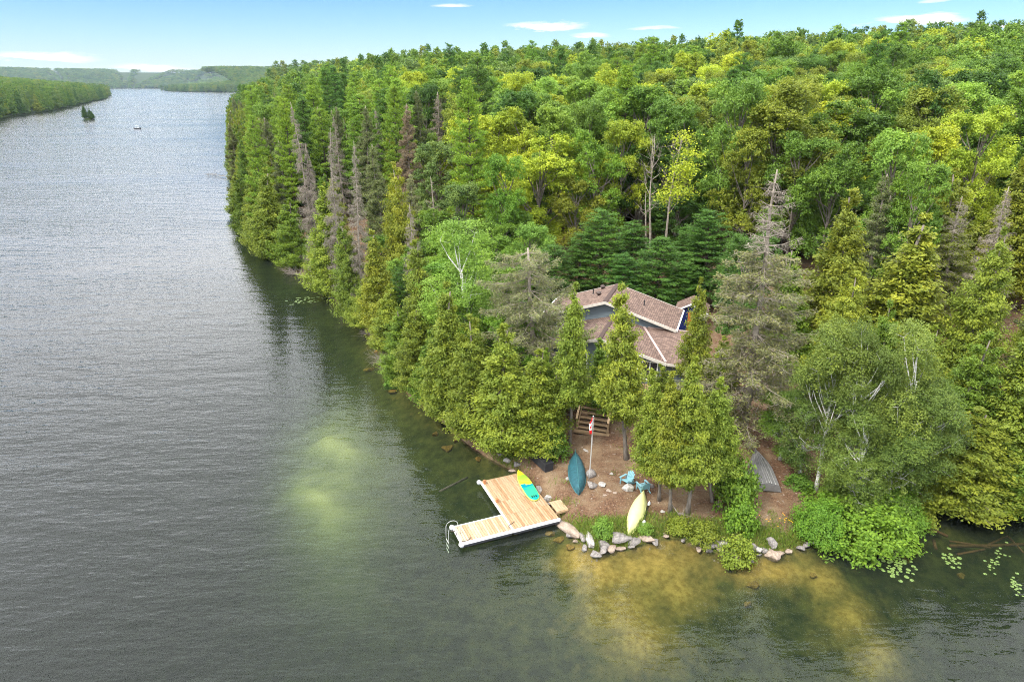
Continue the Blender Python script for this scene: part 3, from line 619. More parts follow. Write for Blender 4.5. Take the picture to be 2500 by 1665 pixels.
near = [
 ('spire_cedar',(1322,652),(1309,1030),150,'cedar','tall thin cedar with bare lower trunk left of the wooden stairs',True),
 ('spire_cedar',(1425,640),(1440,1055),165,'cedar_y','yellow-tipped cedar with bare lower trunk in front of the cottage roof',True),
 ('trimmed_cedar',(1255,800),(1262,1010),90,'cedar_d','shaded cedar with thin trunk behind the black box',True),
 ('trimmed_cedar',(1500,850),(1515,1150),125,'cedar','slim cedar nearest the pale blue chairs',True),
 ('trimmed_cedar',(1545,850),(1540,1178),135,'cedar_y','leaning old cedar by the kayak paddle',True),
 ('trimmed_cedar',(1597,822),(1580,1182),155,'cedar','stout cedar with flared pale trunk nearest the shoreline stones',True),
 ('trimmed_cedar',(1655,870),(1638,1155),140,'cedar','cedar with slender leaning trunk beside the leafy undergrowth',True),
 ('spire_cedar',(1612,640),(1592,960),110,'cedar_y','yellow-tipped cedar at the right corner of the cottage roof',True),
 ('cedar',(1668,770),(1640,980),85,'cedar','green cedar between the cottage and the grey lichen spruce',True),
 ('cedar',(1378,775),(1390,965),88,'cedar_d','cedar hiding the porch wall and deck left of the stairs top',True),
 ('cedar',(1520,835),(1528,990),85,'cedar','young cedar hiding the windows below the porch roof corner',True),
 ('cedar',(1262,840),(1266,960),90,'cedar_d','shady cedar at the left end of the cottage',True),
 ('lichen_spruce',(1787,390),(1705,1012),255,'lichen','large grey lichen-covered spruce with bare ladder-like top',True),
 ('broken_spruce',(1205,470),(1235,930),225,'lichen','broken-topped grey-green spruce left of the cottage roof',True),
 ('birch',(1090,515),(1075,880),180,'light','pale green birch crowded behind the left shore cedars',False),
 ('birch',(1890,745),(1872,1130),150,'birch_l','birch with twin white trunks behind the upturned aluminium boat',False),
 ('birch',(1985,735),(1940,1150),130,'birch_g','tall birch just right of the twin-trunk birch',False),
 ('birch',(2092,750),(2030,1165),150,'birch_l','big birch with twisted bare white limbs',False),
 ('birch',(2160,880),(2085,1170),135,'birch_g','birch at the right end of the birch stand',False),
 ('birch',(1850,850),(1838,1100),120,'birch_g','slim birch hanging over the aluminium boat',False),
 ('birch',(1960,930),(1945,1185),150,'birch_g','low leafy birch beside the bright shore shrub',False),
 ('birch',(2060,960),(2030,1185),150,'birch_g','low leafy birch at the back of the shore thicket',False),
 ('cedar',(2035,690),(2000,1010),105,'cedar_d','dark cedar rising between the birch crowns',False),
 ('cedar',(2140,740),(2090,1030),105,'cedar','olive cedar rising behind the right end of the birch stand',False),
 ('cedar',(1940,430),(1890,830),150,'cedar_y','tall golden cedar with pointed tip right of the lichen spruce',False),
 ('cedar',(1960,620),(1900,900),130,'cedar_y','shorter golden cedar below the tall pointed golden cedar',False),
 ('cedar',(2110,490),(2040,850),185,'cedar_y','broad golden cedar uphill of the teal object',False),
 ('lichen_spruce',(2090,555),(2045,830),165,'olive','thin olive spruce with visible bare branches in front of the broad golden cedar',False),
 ('cedar',(2290,520),(2200,900),120,'cedar_y','golden green cedar near the right edge above the dark cedars',False),
 ('cedar',(2205,380),(2150,700),130,'cedar_y','olive cedar upslope near the right edge',False),
 ('lichen_spruce',(2215,450),(2150,740),110,'olive','thin leaning spruce with bare trunk right of the broad golden cedar',False),
 ('cedar',(2330,350),(2280,700),130,'cedar_y','brownish cedar at the upper right edge',False),
 ('cedar',(2250,760),(2180,1100),150,'cedar_d','dense dark green cedar right of the spreading birch',False),
 ('cedar',(2335,740),(2290,1130),150,'cedar','tall green cedar overhanging the water at the right edge',False),
 ('cedar',(2230,930),(2190,1165),190,'cedar','low cedar leaning out over the dark water at right',False),
 ('cedar',(2320,960),(2300,1170),170,'cedar','drooping cedar over the water at the right frame edge',False),
 ('cedar',(2390,820),(2350,1165),170,'cedar_d','dark cedar cut by the right frame edge near the water',False),
 ('cedar',(2030,430),(1995,700),130,'cedar_d','dark cedar between the golden cedars',False),
 ('spruce',(2010,400),(1985,720),110,'spruce','brown-green spruce with long bare trunk between the golden cedars',False),
 ('cedar',(1840,560),(1800,860),110,'cedar_d','dark cedar just behind the lichen spruce',False),
 ('broadleaf',(1700,540),(1690,830),150,'dark','dark broadleaf filling the gap between cottage shed and lichen spruce',False),
 ('birch',(1760,880),(1790,1060),110,'mid','leafy birch sapling behind the upturned aluminium boat',False),
]
for kind, top, base, wd, c, lab, tl in near: hero(kind, top, base, wd=wd, color=c, label=lab, tilt=tl, group=None)

mid = [
 ('pine',(1240,480),12,80,'grey','blue-green young pine behind the broken-topped spruce'),
 ('broadleaf',(1240,290),15,170,'yellow','yellow-green maple uphill of the broken-topped spruce'),
 ('broadleaf',(1440,275),16,140,'yellow','brightest yellow-green maple in the middle of the slope'),
 ('broadleaf',(1380,300),14,140,'bright','fresh green maple between the two yellow-green maples'),
 ('broadleaf',(1480,320),15,160,'dark','dark green oak behind the half-dead tree'),
 ('broadleaf',(1790,240),17,190,'olive','large olive maple upslope of the lichen spruce'),
 ('broadleaf',(1850,300),16,160,'mid','green maple right of the large olive maple'),
 ('broadleaf',(1735,300),14,150,'olive','olive maple left of the large olive maple'),
 ('broadleaf',(1180,290),14,130,'yellow','yellow-green maple left of the big yellow-green maple'),
 ('broadleaf',(1710,180),18,165,'light','tall pale green poplar rising above the slope'),
 ('broadleaf',(1590,250),15,150,'mid','mid green maple left of the tall pale poplar'),
 ('pine',(1085,185),20,130,'pine_y','tall layered pine standing right of the dead reddish spruce'),
 ('pine',(575,262),18,75,'pine_y','layered yellow-green pine near the far end of the left shore'),
 ('pine',(650,225),19,75,'pine_y','layered pine left of the grey dead spruces'),
 ('pine',(900,200),19,90,'pine_y','bright layered pine above the brown spruces'),
 ('dead_spruce',(700,235),20,62,'dead','tall pale grey dead spruce, leftmost of the dead ones'),
 ('dead_spruce',(745,295),18,52,'dead','pale dead spruce right of the leftmost dead spruce'),
 ('dead_spruce',(708,330),16,58,'dead','shaggy grey dead spruce in front of the tall pale one'),
 ('dead_spruce',(800,330),17,56,'dead','grey dead spruce behind the broad column cedar'),
 ('dead_spruce',(775,265),16,42,'brown','small reddish dead spruce among the grey dead spruces'),
 ('dead_spruce',(1007,212),15,62,'brown','reddish brown dead spruce high on the slope'),
 ('spruce',(830,245),17,72,'spruce','dark brown-green spruce behind the dead spruces'),
 ('spruce',(930,240),17,75,'brown','rusty brown spruce right of the brown-green spruce'),
 ('spruce',(870,330),15,85,'spruce','sparse grey-green spruce in front of the brown spruces'),
 ('spruce',(940,400),12,75,'lichen','greyish spruce behind the yellow-tipped cedar'),
 ('dead_spruce',(940,470),11,60,'dead','short grey dead spruce behind the second-row cedar'),
 ('bare_snag',(993,408),11,60,'dead','bare white snag beside the grey-green poplar'),
 ('broadleaf',(1000,330),13,125,'grey','grey-green poplar behind the bare white snag'),
 ('broadleaf',(1060,420),11,110,'grey','second grey-green poplar right of the bare white snag'),
 ('broadleaf',(1330,400),13,120,'olive','olive maple behind the pine above the ridge'),
 ('broadleaf',(1150,360),14,120,'bright','fresh green maple right of the layered pine'),
 ('broadleaf',(1560,420),13,150,'dark','dark maple right of the half-dead tree'),
 ('broadleaf',(1640,390),14,150,'mid','green maple above the pine behind the shed'),
 ('broadleaf',(1930,330),15,140,'mid','green maple behind the tall golden cedar'),
 ('broadleaf',(2060,300),15,140,'light','pale maple above the broad golden cedar'),
 ('broadleaf',(2170,290),15,145,'yellow','yellow maple near the right edge of the slope'),
 ('broadleaf',(2280,240),16,150,'yellow','large yellow-green maple at the upper right'),
 ('broadleaf',(2120,380),13,130,'mid','green broadleaf right of the dark cedar'),
 ('dead_spruce',(2330,430),12,80,'dead','grey twiggy dead spruce at the right edge'),
]
for kind, top, h, wd, c, lab in mid: hero(kind, top, h=h, wd=wd, color=c, label=lab)

for top, dist, wd, lab in [((1390,478),62,165,'dark green pine centred above the cottage ridge'),((1280,560),59,120,'dark young pine left of the pine above the ridge'),((1515,545),60,150,'dark green pine right of the cottage ridge below the half-dead tree'),
   ((1640,480),63,165,'dark green pine behind the blue shed'),((1455,510),65,140,'dark pine between the two pines above the ridge'),((1580,600),60.5,120,'small dark pine just left of the blue shed'),((1335,535),61,125,'dark pine behind the left half of the cottage roof'),((1700,545),60,140,'dark pine right of the blue shed'),((1235,600),57,110,'dark pine at the far left end of the cottage'),((1440,580),59,120,'low dark pine touching the ridge of the cottage'),((1590,520),66,130,'dark pine in the gap above the blue shed')]:
    hero('pine', top, dist=dist, wd=wd, color='pine', label=lab)

# half-dead tree with yellow-green leaves on its right side
_d = ray(1520*DS, 372*DS); b = np.array([0, 0, HC])+_d*(70/np.hypot(_d[0], _d[1]))
hd = thing('half_dead_tree', 'half-dead tree with bare grey limbs and yellow-green leaves above the pines', 'tree', (b[0], b[1], H1(b[0], b[1])))
tk = MB(); r_ = np.random.default_rng(5); cr_parts = []
for (x0, lean, h, nb) in [(-.5, -.03, 14, 10), (.7, .07, 13.5, 12), (-1.0, -.02, 8.5, 4)]:
    zs = np.linspace(-.3, h, 10); ax = np.stack([x0+lean*zs+.12*np.sin(zs*.6), .1*np.sin(zs*.8), zs], 1); tk.tube(ax, np.interp(zs, [0, h], [.17, .02]), 6)
    for k in range(nb):
        z0 = r_.uniform(.45, .95)*h; a = r_.uniform(0, 6.28); ln = r_.uniform(1, 2.6)*(1.2-z0/h*.5); p0 = np.array([x0+lean*z0, 0, z0]); e = p0+np.array([math.cos(a)*ln*.7, math.sin(a)*ln*.7, ln*.9])
        tk.tube([p0, (p0+e)/2+np.array([math.cos(a)*.2, math.sin(a)*.2, -.05]), e], [.05, .03, .01], 4, False)
        for q in range(6):
            e2 = e+r_.normal(0, .5, 3)+np.array([0, 0, .3]); m_ = p0*.35+e*.65; tk.tube([m_, e2], [.018, .005], 3, False)
        if x0 > 0 and math.cos(a) > -.2:
            n = 260; C = e+r_.normal(0, 1, (n, 3))*np.array([.75, .75, .4]); cr_parts.append(leaves(C, unit(np.array([0, 0, .8])+r_.normal(0, .5, (n, 3))), .26, .17, r_.uniform(.3, 1, n), r_))
tk.build('trunk', 'deadwood', hd, True)
c_ = link(bpy.data.objects.new('crown', crown_mesh('half_dead_crown', cr_parts)), hd); c_.color = (*G['yellow'], 1)
PLANTED.append((b[0], b[1], 2))

# bushes
bushes = [((1960,1130),(1960,1225),230,'bright','largest bright green shrub overhanging the right shore',.95),((1880,1150),(1880,1235),120,'bright','bright green shrub at the left end of the shore thicket',1),((2040,1110),(2050,1195),130,'bright','bright green shrub at the right end of the shore thicket',1),
 ((1690,1060),(1690,1165),95,'mid','leafy green undergrowth left of the aluminium boat',1.),((1700,1150),(1702,1215),75,'bright','fresh green sapling shrub below the undergrowth',1.),
 ((1690,1235),(1692,1288),78,'olive','yellow-green shrub among the shoreline stones',1),((1280,985),(1275,1050),70,'mid','dark leafy shrub behind the black box',1),((905,850),(908,888),52,'bright','bright lime shrub at the waterline of the left shore',1),
 ((2095,1140),(2090,1200),95,'cedar_y','small olive shrub leaning over the water right of the thicket',1),((1815,1090),(1835,1120),60,'mid','green shrub under the twin-trunk birch',1),((1660,1060),(1665,1110),70,'dark','dark undergrowth below the leaning cedar',1),
 ((1480,1205),(1480,1225),40,'light','low clump of weeds beside the yellow canoe tip',1),((1615,1205),(1615,1245),70,'olive','low grassy shrub above the shoreline stones',1),((1390,1195),(1385,1230),50,'light','leafy weeds between the two ledge rocks',1),((1560,1195),(1560,1232),60,'olive','low bushy weeds over the golden shallows',1)]
for top, base, wd, c, lab, k in bushes: hero('thicket_bush' if wd > 110 else 'bush', top, base, wd=wd, color=c, label=lab, cat='shrub')

# -------- forest fill
HOUSE_C = np.array([7.5, 46.5])
def free(x, y, s):
    for (a, b_, r_) in PLANTED:
        if (a-x)**2+(b_-y)**2 < (s*.55+min(r_, 3)*.45)**2: return False
    return True
cells = {}
cand = []
def fill(y0, y1, s):
    for y in np.arange(y0, y1, s):
        for x in np.arange(-.75*y-10, .86*y+20, s):
            cand.append((x+rng.uniform(-.42, .42)*s, y+rng.uniform(-.42, .42)*s, s))
fill(34, 120, 4.6); fill(120, 260, 6.0); fill(260, 480, 7.5); fill(480, 1150, 11)
far_sh = shore[:8]
for k in range(len(far_sh)-1):
    A_, B_ = far_sh[k], far_sh[k+1]; nrm_ = np.array([-(B_-A_)[1], (B_-A_)[0]]); nrm_ = nrm_/np.linalg.norm(nrm_); nrm_ = nrm_ if nrm_[0] > 0 else -nrm_
    for q_ in np.arange(0, np.linalg.norm(B_-A_), 3.4):
        for off in (1.8, 4.6): p_ = A_+(B_-A_)*q_/np.linalg.norm(B_-A_)+nrm_*(off+rng.uniform(-.6, .6)); cand.append((p_[0], p_[1], 3.2))
cand = np.array(cand); cd = shore_d(cand[:, :2]); ch = height(cand[:, :2])
HTOP = dict(broadleaf=15, cedar=11.5, pine=18, spruce=15, dead_spruce=14); HWID = dict(broadleaf=4.2, cedar=2, pine=3.4, spruce=2.3, dead_spruce=2)
far_pts = {'far_broadleaf': [], 'far_cedar': [], 'far_pine': []}
indiv = []
order = np.argsort(cand[:, 1])
for i in order:
    x, y, s = cand[i]; d = cd[i]
    if d < 1.2: continue
    D = math.hypot(x, y)
    if (y < 57 and 1 < x < 17.5) or (y < 43 and x < 17.5) or (-2 < x < 22 and y < 68): continue
    if y < 120 and not free(x, y, s): continue
    left = x < -.10*y
    u = rng.random()
    if left and d < 7: kind = 'cedar' if u < .9 else 'spruce'
    elif left and d < 28: kind = 'pine' if u < .42 else 'broadleaf' if u < .62 else 'spruce' if u < .74 else 'dead_spruce' if u < .80 else 'cedar'
    elif x > 14 and y < 75: kind = 'cedar' if u < .84 else 'spruce'
    elif y > 150 and x < .12*y: kind = 'pine' if u < .15 else 'broadleaf'
    else: kind = 'broadleaf' if u < .955 else 'pine'
    z_ = float(ch[i])+HTOP[kind]; f_ = y*CP-(z_-HC)*SP; u_ = y*SP+(z_-HC)*CP; px_ = 1250+FPX*x/f_; py_ = 832.5-FPX*u_/f_; hw_ = HWID[kind]*FPX/f_
    if any(D < p[0] and py_ < p[2] and abs(px_-p[1]) < p[3]*.55+hw_*.6 for p in PROT): continue
    indiv.append((D, kind, x, y, d, s, float(ch[i])))
    if kind == 'broadleaf' and 62 < y < 130 and rng.random() < .7: indiv.append((D+.01, 'sapling', x+rng.uniform(-2.4, 2.4), y-rng.uniform(1.5, 3), d, 4.6, float(ch[i])))
indiv.sort()
cnt = {}
pal = {'sapling': [('mid',.4),('light',.3),('bright',.3)], 'broadleaf': [('dark',.12),('mid',.28),('olive',.2),('yellow',.15),('grey',.08),('light',.17)], 'cedar': [('cedar',.5),('cedar_y',.25),('cedar_d',.25)], 'pine': [('pine_y',.6),('pine',.4)], 'spruce': [('spruce',1)], 'dead_spruce': [('dead',.8),('brown',.2)]}
adj = dict(bright='fresh green', dark='dark green', mid='mid green', olive='olive green', yellow='yellow-green', grey='grey-green', light='pale green', cedar='olive', cedar_y='golden', cedar_d='deep green', pine='blue-green', pine_y='bright green', spruce='dull brown-green', dead='bare grey', brown='rusty brown')
LIMIT = dict(sapling=230, broadleaf=290, cedar=240, pine=60, spruce=45, dead_spruce=25)
HT = dict(sapling=(5, 8.5, 4.2, 6), broadleaf=(13, 17.5, 7.2, 10), cedar=(9, 13, 3.2, 4.6), pine=(16, 21, 6, 8), spruce=(13, 17, 4, 5.2), dead_spruce=(12, 16, 3.6, 4.6))
for yy_ in np.arange(45, 74, 3.6):
    for xx_ in np.arange(-20, 4, 3.6):
        x, y = xx_+rng.uniform(-1.3, 1.3), yy_+rng.uniform(-1.3, 1.3); d = shore_d(np.array([[x, y]]))[0]
        if d > 4.5 and not (x > .8 and y < 58): indiv.append((math.hypot(x, y), 'sapling', x, y, d, 3.6, H1(x, y)))
indiv.sort()
REFS = []
def to_px(x, y, z):
    f = y*CP-(z-HC)*SP; up = y*SP+(z-HC)*CP; return 1250+FPX*x/f, 832.5-FPX*up/f
for o in list(bpy.data.objects):
    if o.parent is None and o.get('category') in ('tree', 'house', 'shed') and len(o['label'].split()) <= 8:
        hz_ = 8.0*o.scale[2] if o['category'] == 'tree' else 6; REFS.append((*to_px(o.location[0], o.location[1], o.location[2]+hz_), o['label']))
LABC = {}
ORD = ['', 'second ', 'third ', 'fourth ', 'fifth ', 'sixth ', 'seventh ', 'eighth ', 'ninth ', 'tenth ', 'eleventh ', 'twelfth ']+[f'{n}th ' for n in range(13, 400)]
def place_label(head, x, y, z):
    px, py = to_px(x, y, z); q = min(REFS, key=lambda r: (r[0]-px)**2+1.5*(r[1]-py)**2); dx, dy = px-q[0], py-q[1]
    rel = ('right of' if dx > 0 else 'left of') if abs(dx) > abs(dy) else ('behind' if dy < 0 else 'in front of')
    base = f'{head} {rel} the {q[2]}'; k = LABC.get(base, 0); LABC[base] = k+1
    lab = ORD[k]+base
    return lab if len(lab.split()) <= 16 else lab.replace(' tree', '', 1).replace('young broadleaf', 'sapling', 1)
for (D, kind, x, y, d, s, zg) in indiv:
    h0, h1, w0, w1 = HT[kind]; hh = rng.uniform(h0, h1); ww = rng.uniform(w0, w1)*(1 if s < 7 else s/7)
    if kind == 'cedar' and y > 120: hh *= 1.15
    if cnt.get(kind, 0) < LIMIT[kind] and D < 330:
        cnt[kind] = cnt.get(kind, 0)+1
        u = rng.random(); acc = 0
        for c, p in pal[kind]:
            acc += p
            if u <= acc: break
        zone = 'on the slope behind the cottage' if (x < .35*y and not x < -.1*y) else 'on the right-hand slope' if x >= .35*y else 'along the left shore forest'
        nm = dict(sapling='young broadleaf', broadleaf='rounded broadleaf tree', cedar='narrow cedar', pine='layered pine', spruce='spruce', dead_spruce='leafless spruce')[kind]
        nm = dict(sapling='young broadleaf', broadleaf='broadleaf tree', cedar='cedar', pine='pine', spruce='spruce', dead_spruce='leafless spruce')[kind]
        lab = place_label(f'{adj[c]} {nm}', x, y, zg+hh*.7)
        plant('broadleaf' if kind == 'sapling' else kind, x, y, hh, ww, G[c], lab, name='young_broadleaf_tree' if kind == 'sapling' else None, group=f'{nm}s massed {zone}', lean=(rng.normal(0, .04), rng.normal(0, .04), 1), z=zg)
    elif kind != 'sapling':
        k = 'far_cedar' if kind in ('cedar', 'spruce', 'dead_spruce') else 'far_pine' if kind == 'pine' else 'far_broadleaf'
        far_pts[k].append((x, y, zg, hh, ww))
print('TREES', cnt, {k: len(v) for k, v in far_pts.items()})

# -------- far woods as instanced masses
def scatter(name, pts, kind, label=None):
    lib = LIB[kind]; col = bpy.data.collections.new(name+'_source')
    for j, (tm, cm, H0, W0) in enumerate(lib):
        col.objects.link(bpy.data.objects.new(f'{name}_crown_{j}', cm))
    H0, W0 = lib[0][2], lib[0][3]
    P = np.array(pts); n = len(P)
    me = bpy.data.meshes.new(name); me.vertices.add(n); me.vertices.foreach_set('co', P[:, :3].astype(np.float32).ravel())
    def va(nm, v): a = me.attributes.new(nm, 'FLOAT_VECTOR', 'POINT'); a.data.foreach_set('vector', np.asarray(v, np.float32).ravel())
    va('scl', np.stack([P[:, 4]/W0, P[:, 4]/W0, P[:, 3]/H0], 1)); va('rot', np.stack([rng.normal(0, .03, n), rng.normal(0, .03, n), rng.uniform(0, 6.28, n)], 1))
    a = me.attributes.new('pick', 'INT', 'POINT'); a.data.foreach_set('value', rng.integers(0, len(lib), n).astype(np.int32))
    o = link(bpy.data.objects.new(name, me))
    ng = bpy.data.node_groups.new(name, 'GeometryNodeTree'); ng.interface.new_socket('Geometry', in_out='INPUT', socket_type='NodeSocketGeometry'); ng.interface.new_socket('Geometry', in_out='OUTPUT', socket_type='NodeSocketGeometry')
    n_ = ng.nodes; l_ = ng.links; gi = n_.new('NodeGroupInput'); go = n_.new('NodeGroupOutput'); ip = n_.new('GeometryNodeInstanceOnPoints'); ci = n_.new('GeometryNodeCollectionInfo')
    ci.inputs['Collection'].default_value = col; ci.inputs['Separate Children'].default_value = True; ci.inputs['Reset Children'].default_value = True
    def na(nm, ty): q = n_.new('GeometryNodeInputNamedAttribute'); q.data_type = ty; q.inputs[0].default_value = nm; return q.outputs[0]
    l_.new(gi.outputs[0], ip.inputs['Points']); l_.new(ci.outputs[0], ip.inputs['Instance']); ip.inputs['Pick Instance'].default_value = True
    l_.new(na('pick', 'INT'), ip.inputs['Instance Index']); l_.new(na('scl', 'FLOAT_VECTOR'), ip.inputs['Scale']); l_.new(na('rot', 'FLOAT_VECTOR'), ip.inputs['Rotation'])
    l_.new(ip.outputs[0], go.inputs[0]); md = o.modifiers.new('scatter', 'NODES'); md.node_group = ng
    tag(o, label, 'woods', kind='stuff'); return o
scatter('distant_hardwoods', far_pts['far_broadleaf'], 'far_broadleaf', 'unbroken hardwood canopy covering the hilltop behind the nearer trees')
if far_pts['far_cedar']: scatter('distant_shore_cedars', far_pts['far_cedar'], 'far_cedar', 'far strip of dark cedars along the left shore headland')
if far_pts['far_pine']: scatter('distant_pines', far_pts['far_pine'], 'far_pine', 'pines poking out of the far hilltop canopy')

# -------- opposite shore, far hills
def far_land(name, line, depth, hmax, seed, sp, hts, label, kinds=('hazy_broadleaf', 'far_cedar'), toe=30, prof=None):
    """line: waterline world points left->right; land lies beyond (along outward normal away from the camera)"""
    r = np.random.default_rng(seed); Lp = np.array(line); n = 70
    s = np.linspace(0, 1, n); cum = np.concatenate([[0], np.cumsum(np.linalg.norm(np.diff(Lp, axis=0), axis=1))]); cum /= cum[-1]
    W = np.stack([np.interp(s, cum, Lp[:, 0]), np.interp(s, cum, Lp[:, 1])], 1)
    tg = unit(np.gradient(W, axis=0)); nr = np.stack([-tg[:, 1], tg[:, 0]], 1); nr *= np.sign((nr*W).sum(1))[:, None]
    K = 14; V = []
    hp = np.interp(s, np.linspace(0, 1, len(prof)), prof) if prof else np.ones(n)
    def hgt(si, q): return 1.2*min(1, q*40)+hmax*hp[si]*math.sin(min(1, q*1.25)*math.pi/2)**1.3
    for k in range(K):
        q = k/(K-1)
        for i in range(n):
            p = W[i]+nr[i]*q*depth; V.append((p[0], p[1], -2.0 if k == 0 and False else (-.5 if k == 0 else hgt(i, q))))
    b_ = MB(); b_.grid(np.array(V), K, n); o = b_.build(name, 'ground', smooth=True); tag(o, kind='structure')
    pts = {k: [] for k in kinds}; tot = cum[-1]; length = np.sum(np.linalg.norm(np.diff(W, axis=0), axis=1))
    for a in np.arange(0, length, sp):
        for q in np.arange(0, depth, sp):
            si = min(n-1, max(0, int((a+r.uniform(-.4, .4)*sp)/length*n))); qq = max(.004, min(1, (q+r.uniform(0, .8)*sp)/depth)); p = W[si]+tg[si]*(a-si*length/n)+nr[si]*qq*depth
            k = kinds[1] if (q < toe and r.random() < .75) or r.random() < .12 else kinds[0]
            h = r.uniform(*hts); pts[k].append((p[0]+r.uniform(-.2, .2)*sp, p[1]+r.uniform(-.2, .2)*sp, hgt(si, qq)-.3, h, (sp*1.35 if k == kinds[0] else sp*.85)*r.uniform(.8, 1.2)))
    for k in kinds:
        if pts[k]: scatter(name+('_hardwoods' if k == kinds[0] else '_conifers'), pts[k], k, label+(' hardwoods' if k == kinds[0] else ' conifers along the water'))
WL = lambda x, y: tuple(dat(x, y)[:2])
far_land('opposite_shore', [WL(-260, 330), WL(-60, 288), WL(0, 275), WL(60, 263), WL(110, 257), WL(160, 247), WL(205, 236), WL(240, 228), WL(252, 220)], 260, 17, 1, 8.5, (15, 21), 'dark wooded opposite shore at far left', prof=[1.2, 1.1, 1, .95, .9, .9, .8, .7, .5])
far_land('distant_point', [WL(370, 209.5), WL(400, 211), WL(450, 212.5), WL(500, 213), WL(560, 213), WL(720, 212), WL(900, 211)], 700, 58, 2, 14, (15, 20), 'hazy wooded point behind the left headland', prof=[.12, .45, .75, .95, 1.0, 1.05, .9])
far_land('distant_hill', [WL(20, 205.5), WL(150, 205), WL(300, 204.5), WL(380, 204.5), WL(470, 205.5), WL(620, 206)], 900, 80, 3, 21, (15, 20), 'blue hazy wooded hill closing the far end of the lake', prof=[1.05, 1.0, .98, .9, .55, .4])
M['farfloor'] = mat('distant_forest_floor', (.03,.045,.015), 1, .05, .02, .3)
for o in bpy.data.objects:
    if o.name in ('opposite_shore', 'distant_point', 'distant_hill'): o.data.materials[0] = M['farfloor']

# ================================================================== OBJECTS
M['siding'] = mat('slate_blue_siding', (.115,.145,.165), .6, .3, 3, .12, stretch=(.4,1,8))
M['trim'] = mat('cream_trim', (.50,.465,.41), .5, .4, 4, .10)
M['white'] = mat('white_paint', (.78,.78,.77), .45, .4, 3, .06)
M['glass'] = mat('dark_window_glass', (.02,.025,.03), .06, .8)
M['cedarwood'] = mat('pale_dock_boards', (.56,.385,.225), .75, .25, 2.2, .28, stretch=(6, .5, 1))
M['stairwood'] = mat('treated_stair_boards', (.30,.205,.115), .8, .2, 3, .3, stretch=(1,6,6))
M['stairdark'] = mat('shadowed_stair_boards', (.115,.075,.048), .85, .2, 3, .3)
M['post'] = mat('orange_cedar_posts', (.36,.15,.06), .7, .3, 8, .25)
M['hullwhite'] = mat('white_dock_float', (.80,.80,.80), .35, .4, 2, .05)
M['darkmetal'] = mat('dark_dock_frame', (.04,.04,.045), .5, .4)
M['metal'] = mat('galvanised_steel', (.5,.5,.5), .35, .5, metal=.9)
M['rope'] = mat('brown_rope', (.09,.07,.05), .9, .1)
M['teal'] = mat('faded_teal_canoe', (.022,.085,.105), .5, .4, 5, .35, .15, 12)
M['tealrim'] = mat('pale_teal_edge', (.05,.16,.17), .5, .4)
M['yellowhull'] = mat('pale_yellow_canoe', (.66,.66,.27), .42, .4, 2.5, .08)
M['chair'] = mat('sky_blue_plastic', (.17,.34,.38), .45, .4)
M['rock'] = mat('grey_granite', (.21,.19,.175), .9, .15, 3.5, .55, .7, 9, detail=7)
M['rockpale'] = mat('pale_granite', (.36,.335,.305), .9, .15, 4, .45, .7, 9, detail=7)
M['rocktan'] = mat('tan_granite', (.30,.235,.185), .9, .15, 3.5, .4, .6, 8, detail=7)
M['sunkwood'] = mat('waterlogged_wood', (.085,.048,.018), .9, .1, 4, .4)
M['rockwet'] = mat('algae_covered_stone', (.20,.12,.025), .8, .2, 3, .5, .5, 8)
M['red'] = mat('red_flag_cloth', (.62,.02,.025), .8, .1); M['whitecloth'] = mat('white_flag_cloth', (.82,.80,.79), .8, .1)
M['black'] = mat('black_plastic', (.025,.025,.028), .6, .3, 4, .3)
M['alulight_'] = mat('pale_grey_ladder_tube', (.42,.42,.40), .5, .4)
M['alu'] = mat('dull_aluminium', (.21,.205,.20), .55, .5, 3, .25, .1, 6, metal=.35)
M['navy'] = mat('navy_shed_boards', (.006,.014,.085), .6, .3, 3, .2); M['orange'] = mat('orange_stained_door', (.42,.13,.025), .6, .3, 6, .25)
M['pipe'] = mat('brown_vent_metal', (.06,.04,.034), .5, .4)
M['tealplastic'] = mat('turquoise_plastic', (.03,.36,.36), .5, .4)
def shingle_mat():
    m = bpy.data.materials.new('brown_asphalt_shingles'); m.use_nodes = True; t = m.node_tree; n = t.nodes; lk = t.links; b = n['Principled BSDF']; b.inputs['Roughness'].default_value = .9; b.inputs['Specular IOR Level'].default_value = .15
    uv = n.new('ShaderNodeUVMap')
    br = n.new('ShaderNodeTexBrick'); br.inputs['Scale'].default_value = 1; br.inputs['Brick Width'].default_value = .32; br.inputs['Row Height'].default_value = .15; br.inputs['Mortar Size'].default_value = .012; br.inputs['Bias'].default_value = 0
    br.inputs['Color1'].default_value = (.120,.074,.056,1); br.inputs['Color2'].default_value = (.200,.126,.094,1); br.inputs['Mortar'].default_value = (.07,.045,.038,1); lk.new(uv.outputs[0], br.inputs[0])
    nz = n.new('ShaderNodeTexNoise'); nz.inputs['Scale'].default_value = 3.0; nz.inputs['Detail'].default_value = 5; lk.new(uv.outputs[0], nz.inputs['Vector'])
    mx = n.new('ShaderNodeMix'); mx.data_type = 'RGBA'; mx.blend_type = 'OVERLAY'; mx.inputs['Factor'].default_value = .55; lk.new(br.outputs[0], mx.inputs['A']); lk.new(nz.outputs['Fac'], mx.inputs['B'])
    hs = n.new('ShaderNodeHueSaturation'); hs.inputs['Saturation'].default_value = .85; lk.new(mx.outputs['Result'], hs.inputs['Color']); lk.new(hs.outputs[0], b.inputs['Base Color'])
    bp = n.new('ShaderNodeBump'); bp.inputs['Strength'].default_value = .5; bp.inputs['Distance'].default_value = .02; lk.new(br.outputs['Fac'], bp.inputs['Height']); bp.invert = True; lk.new(bp.outputs[0], b.inputs['Normal'])
    return m
M['shingle'] = shingle_mat()
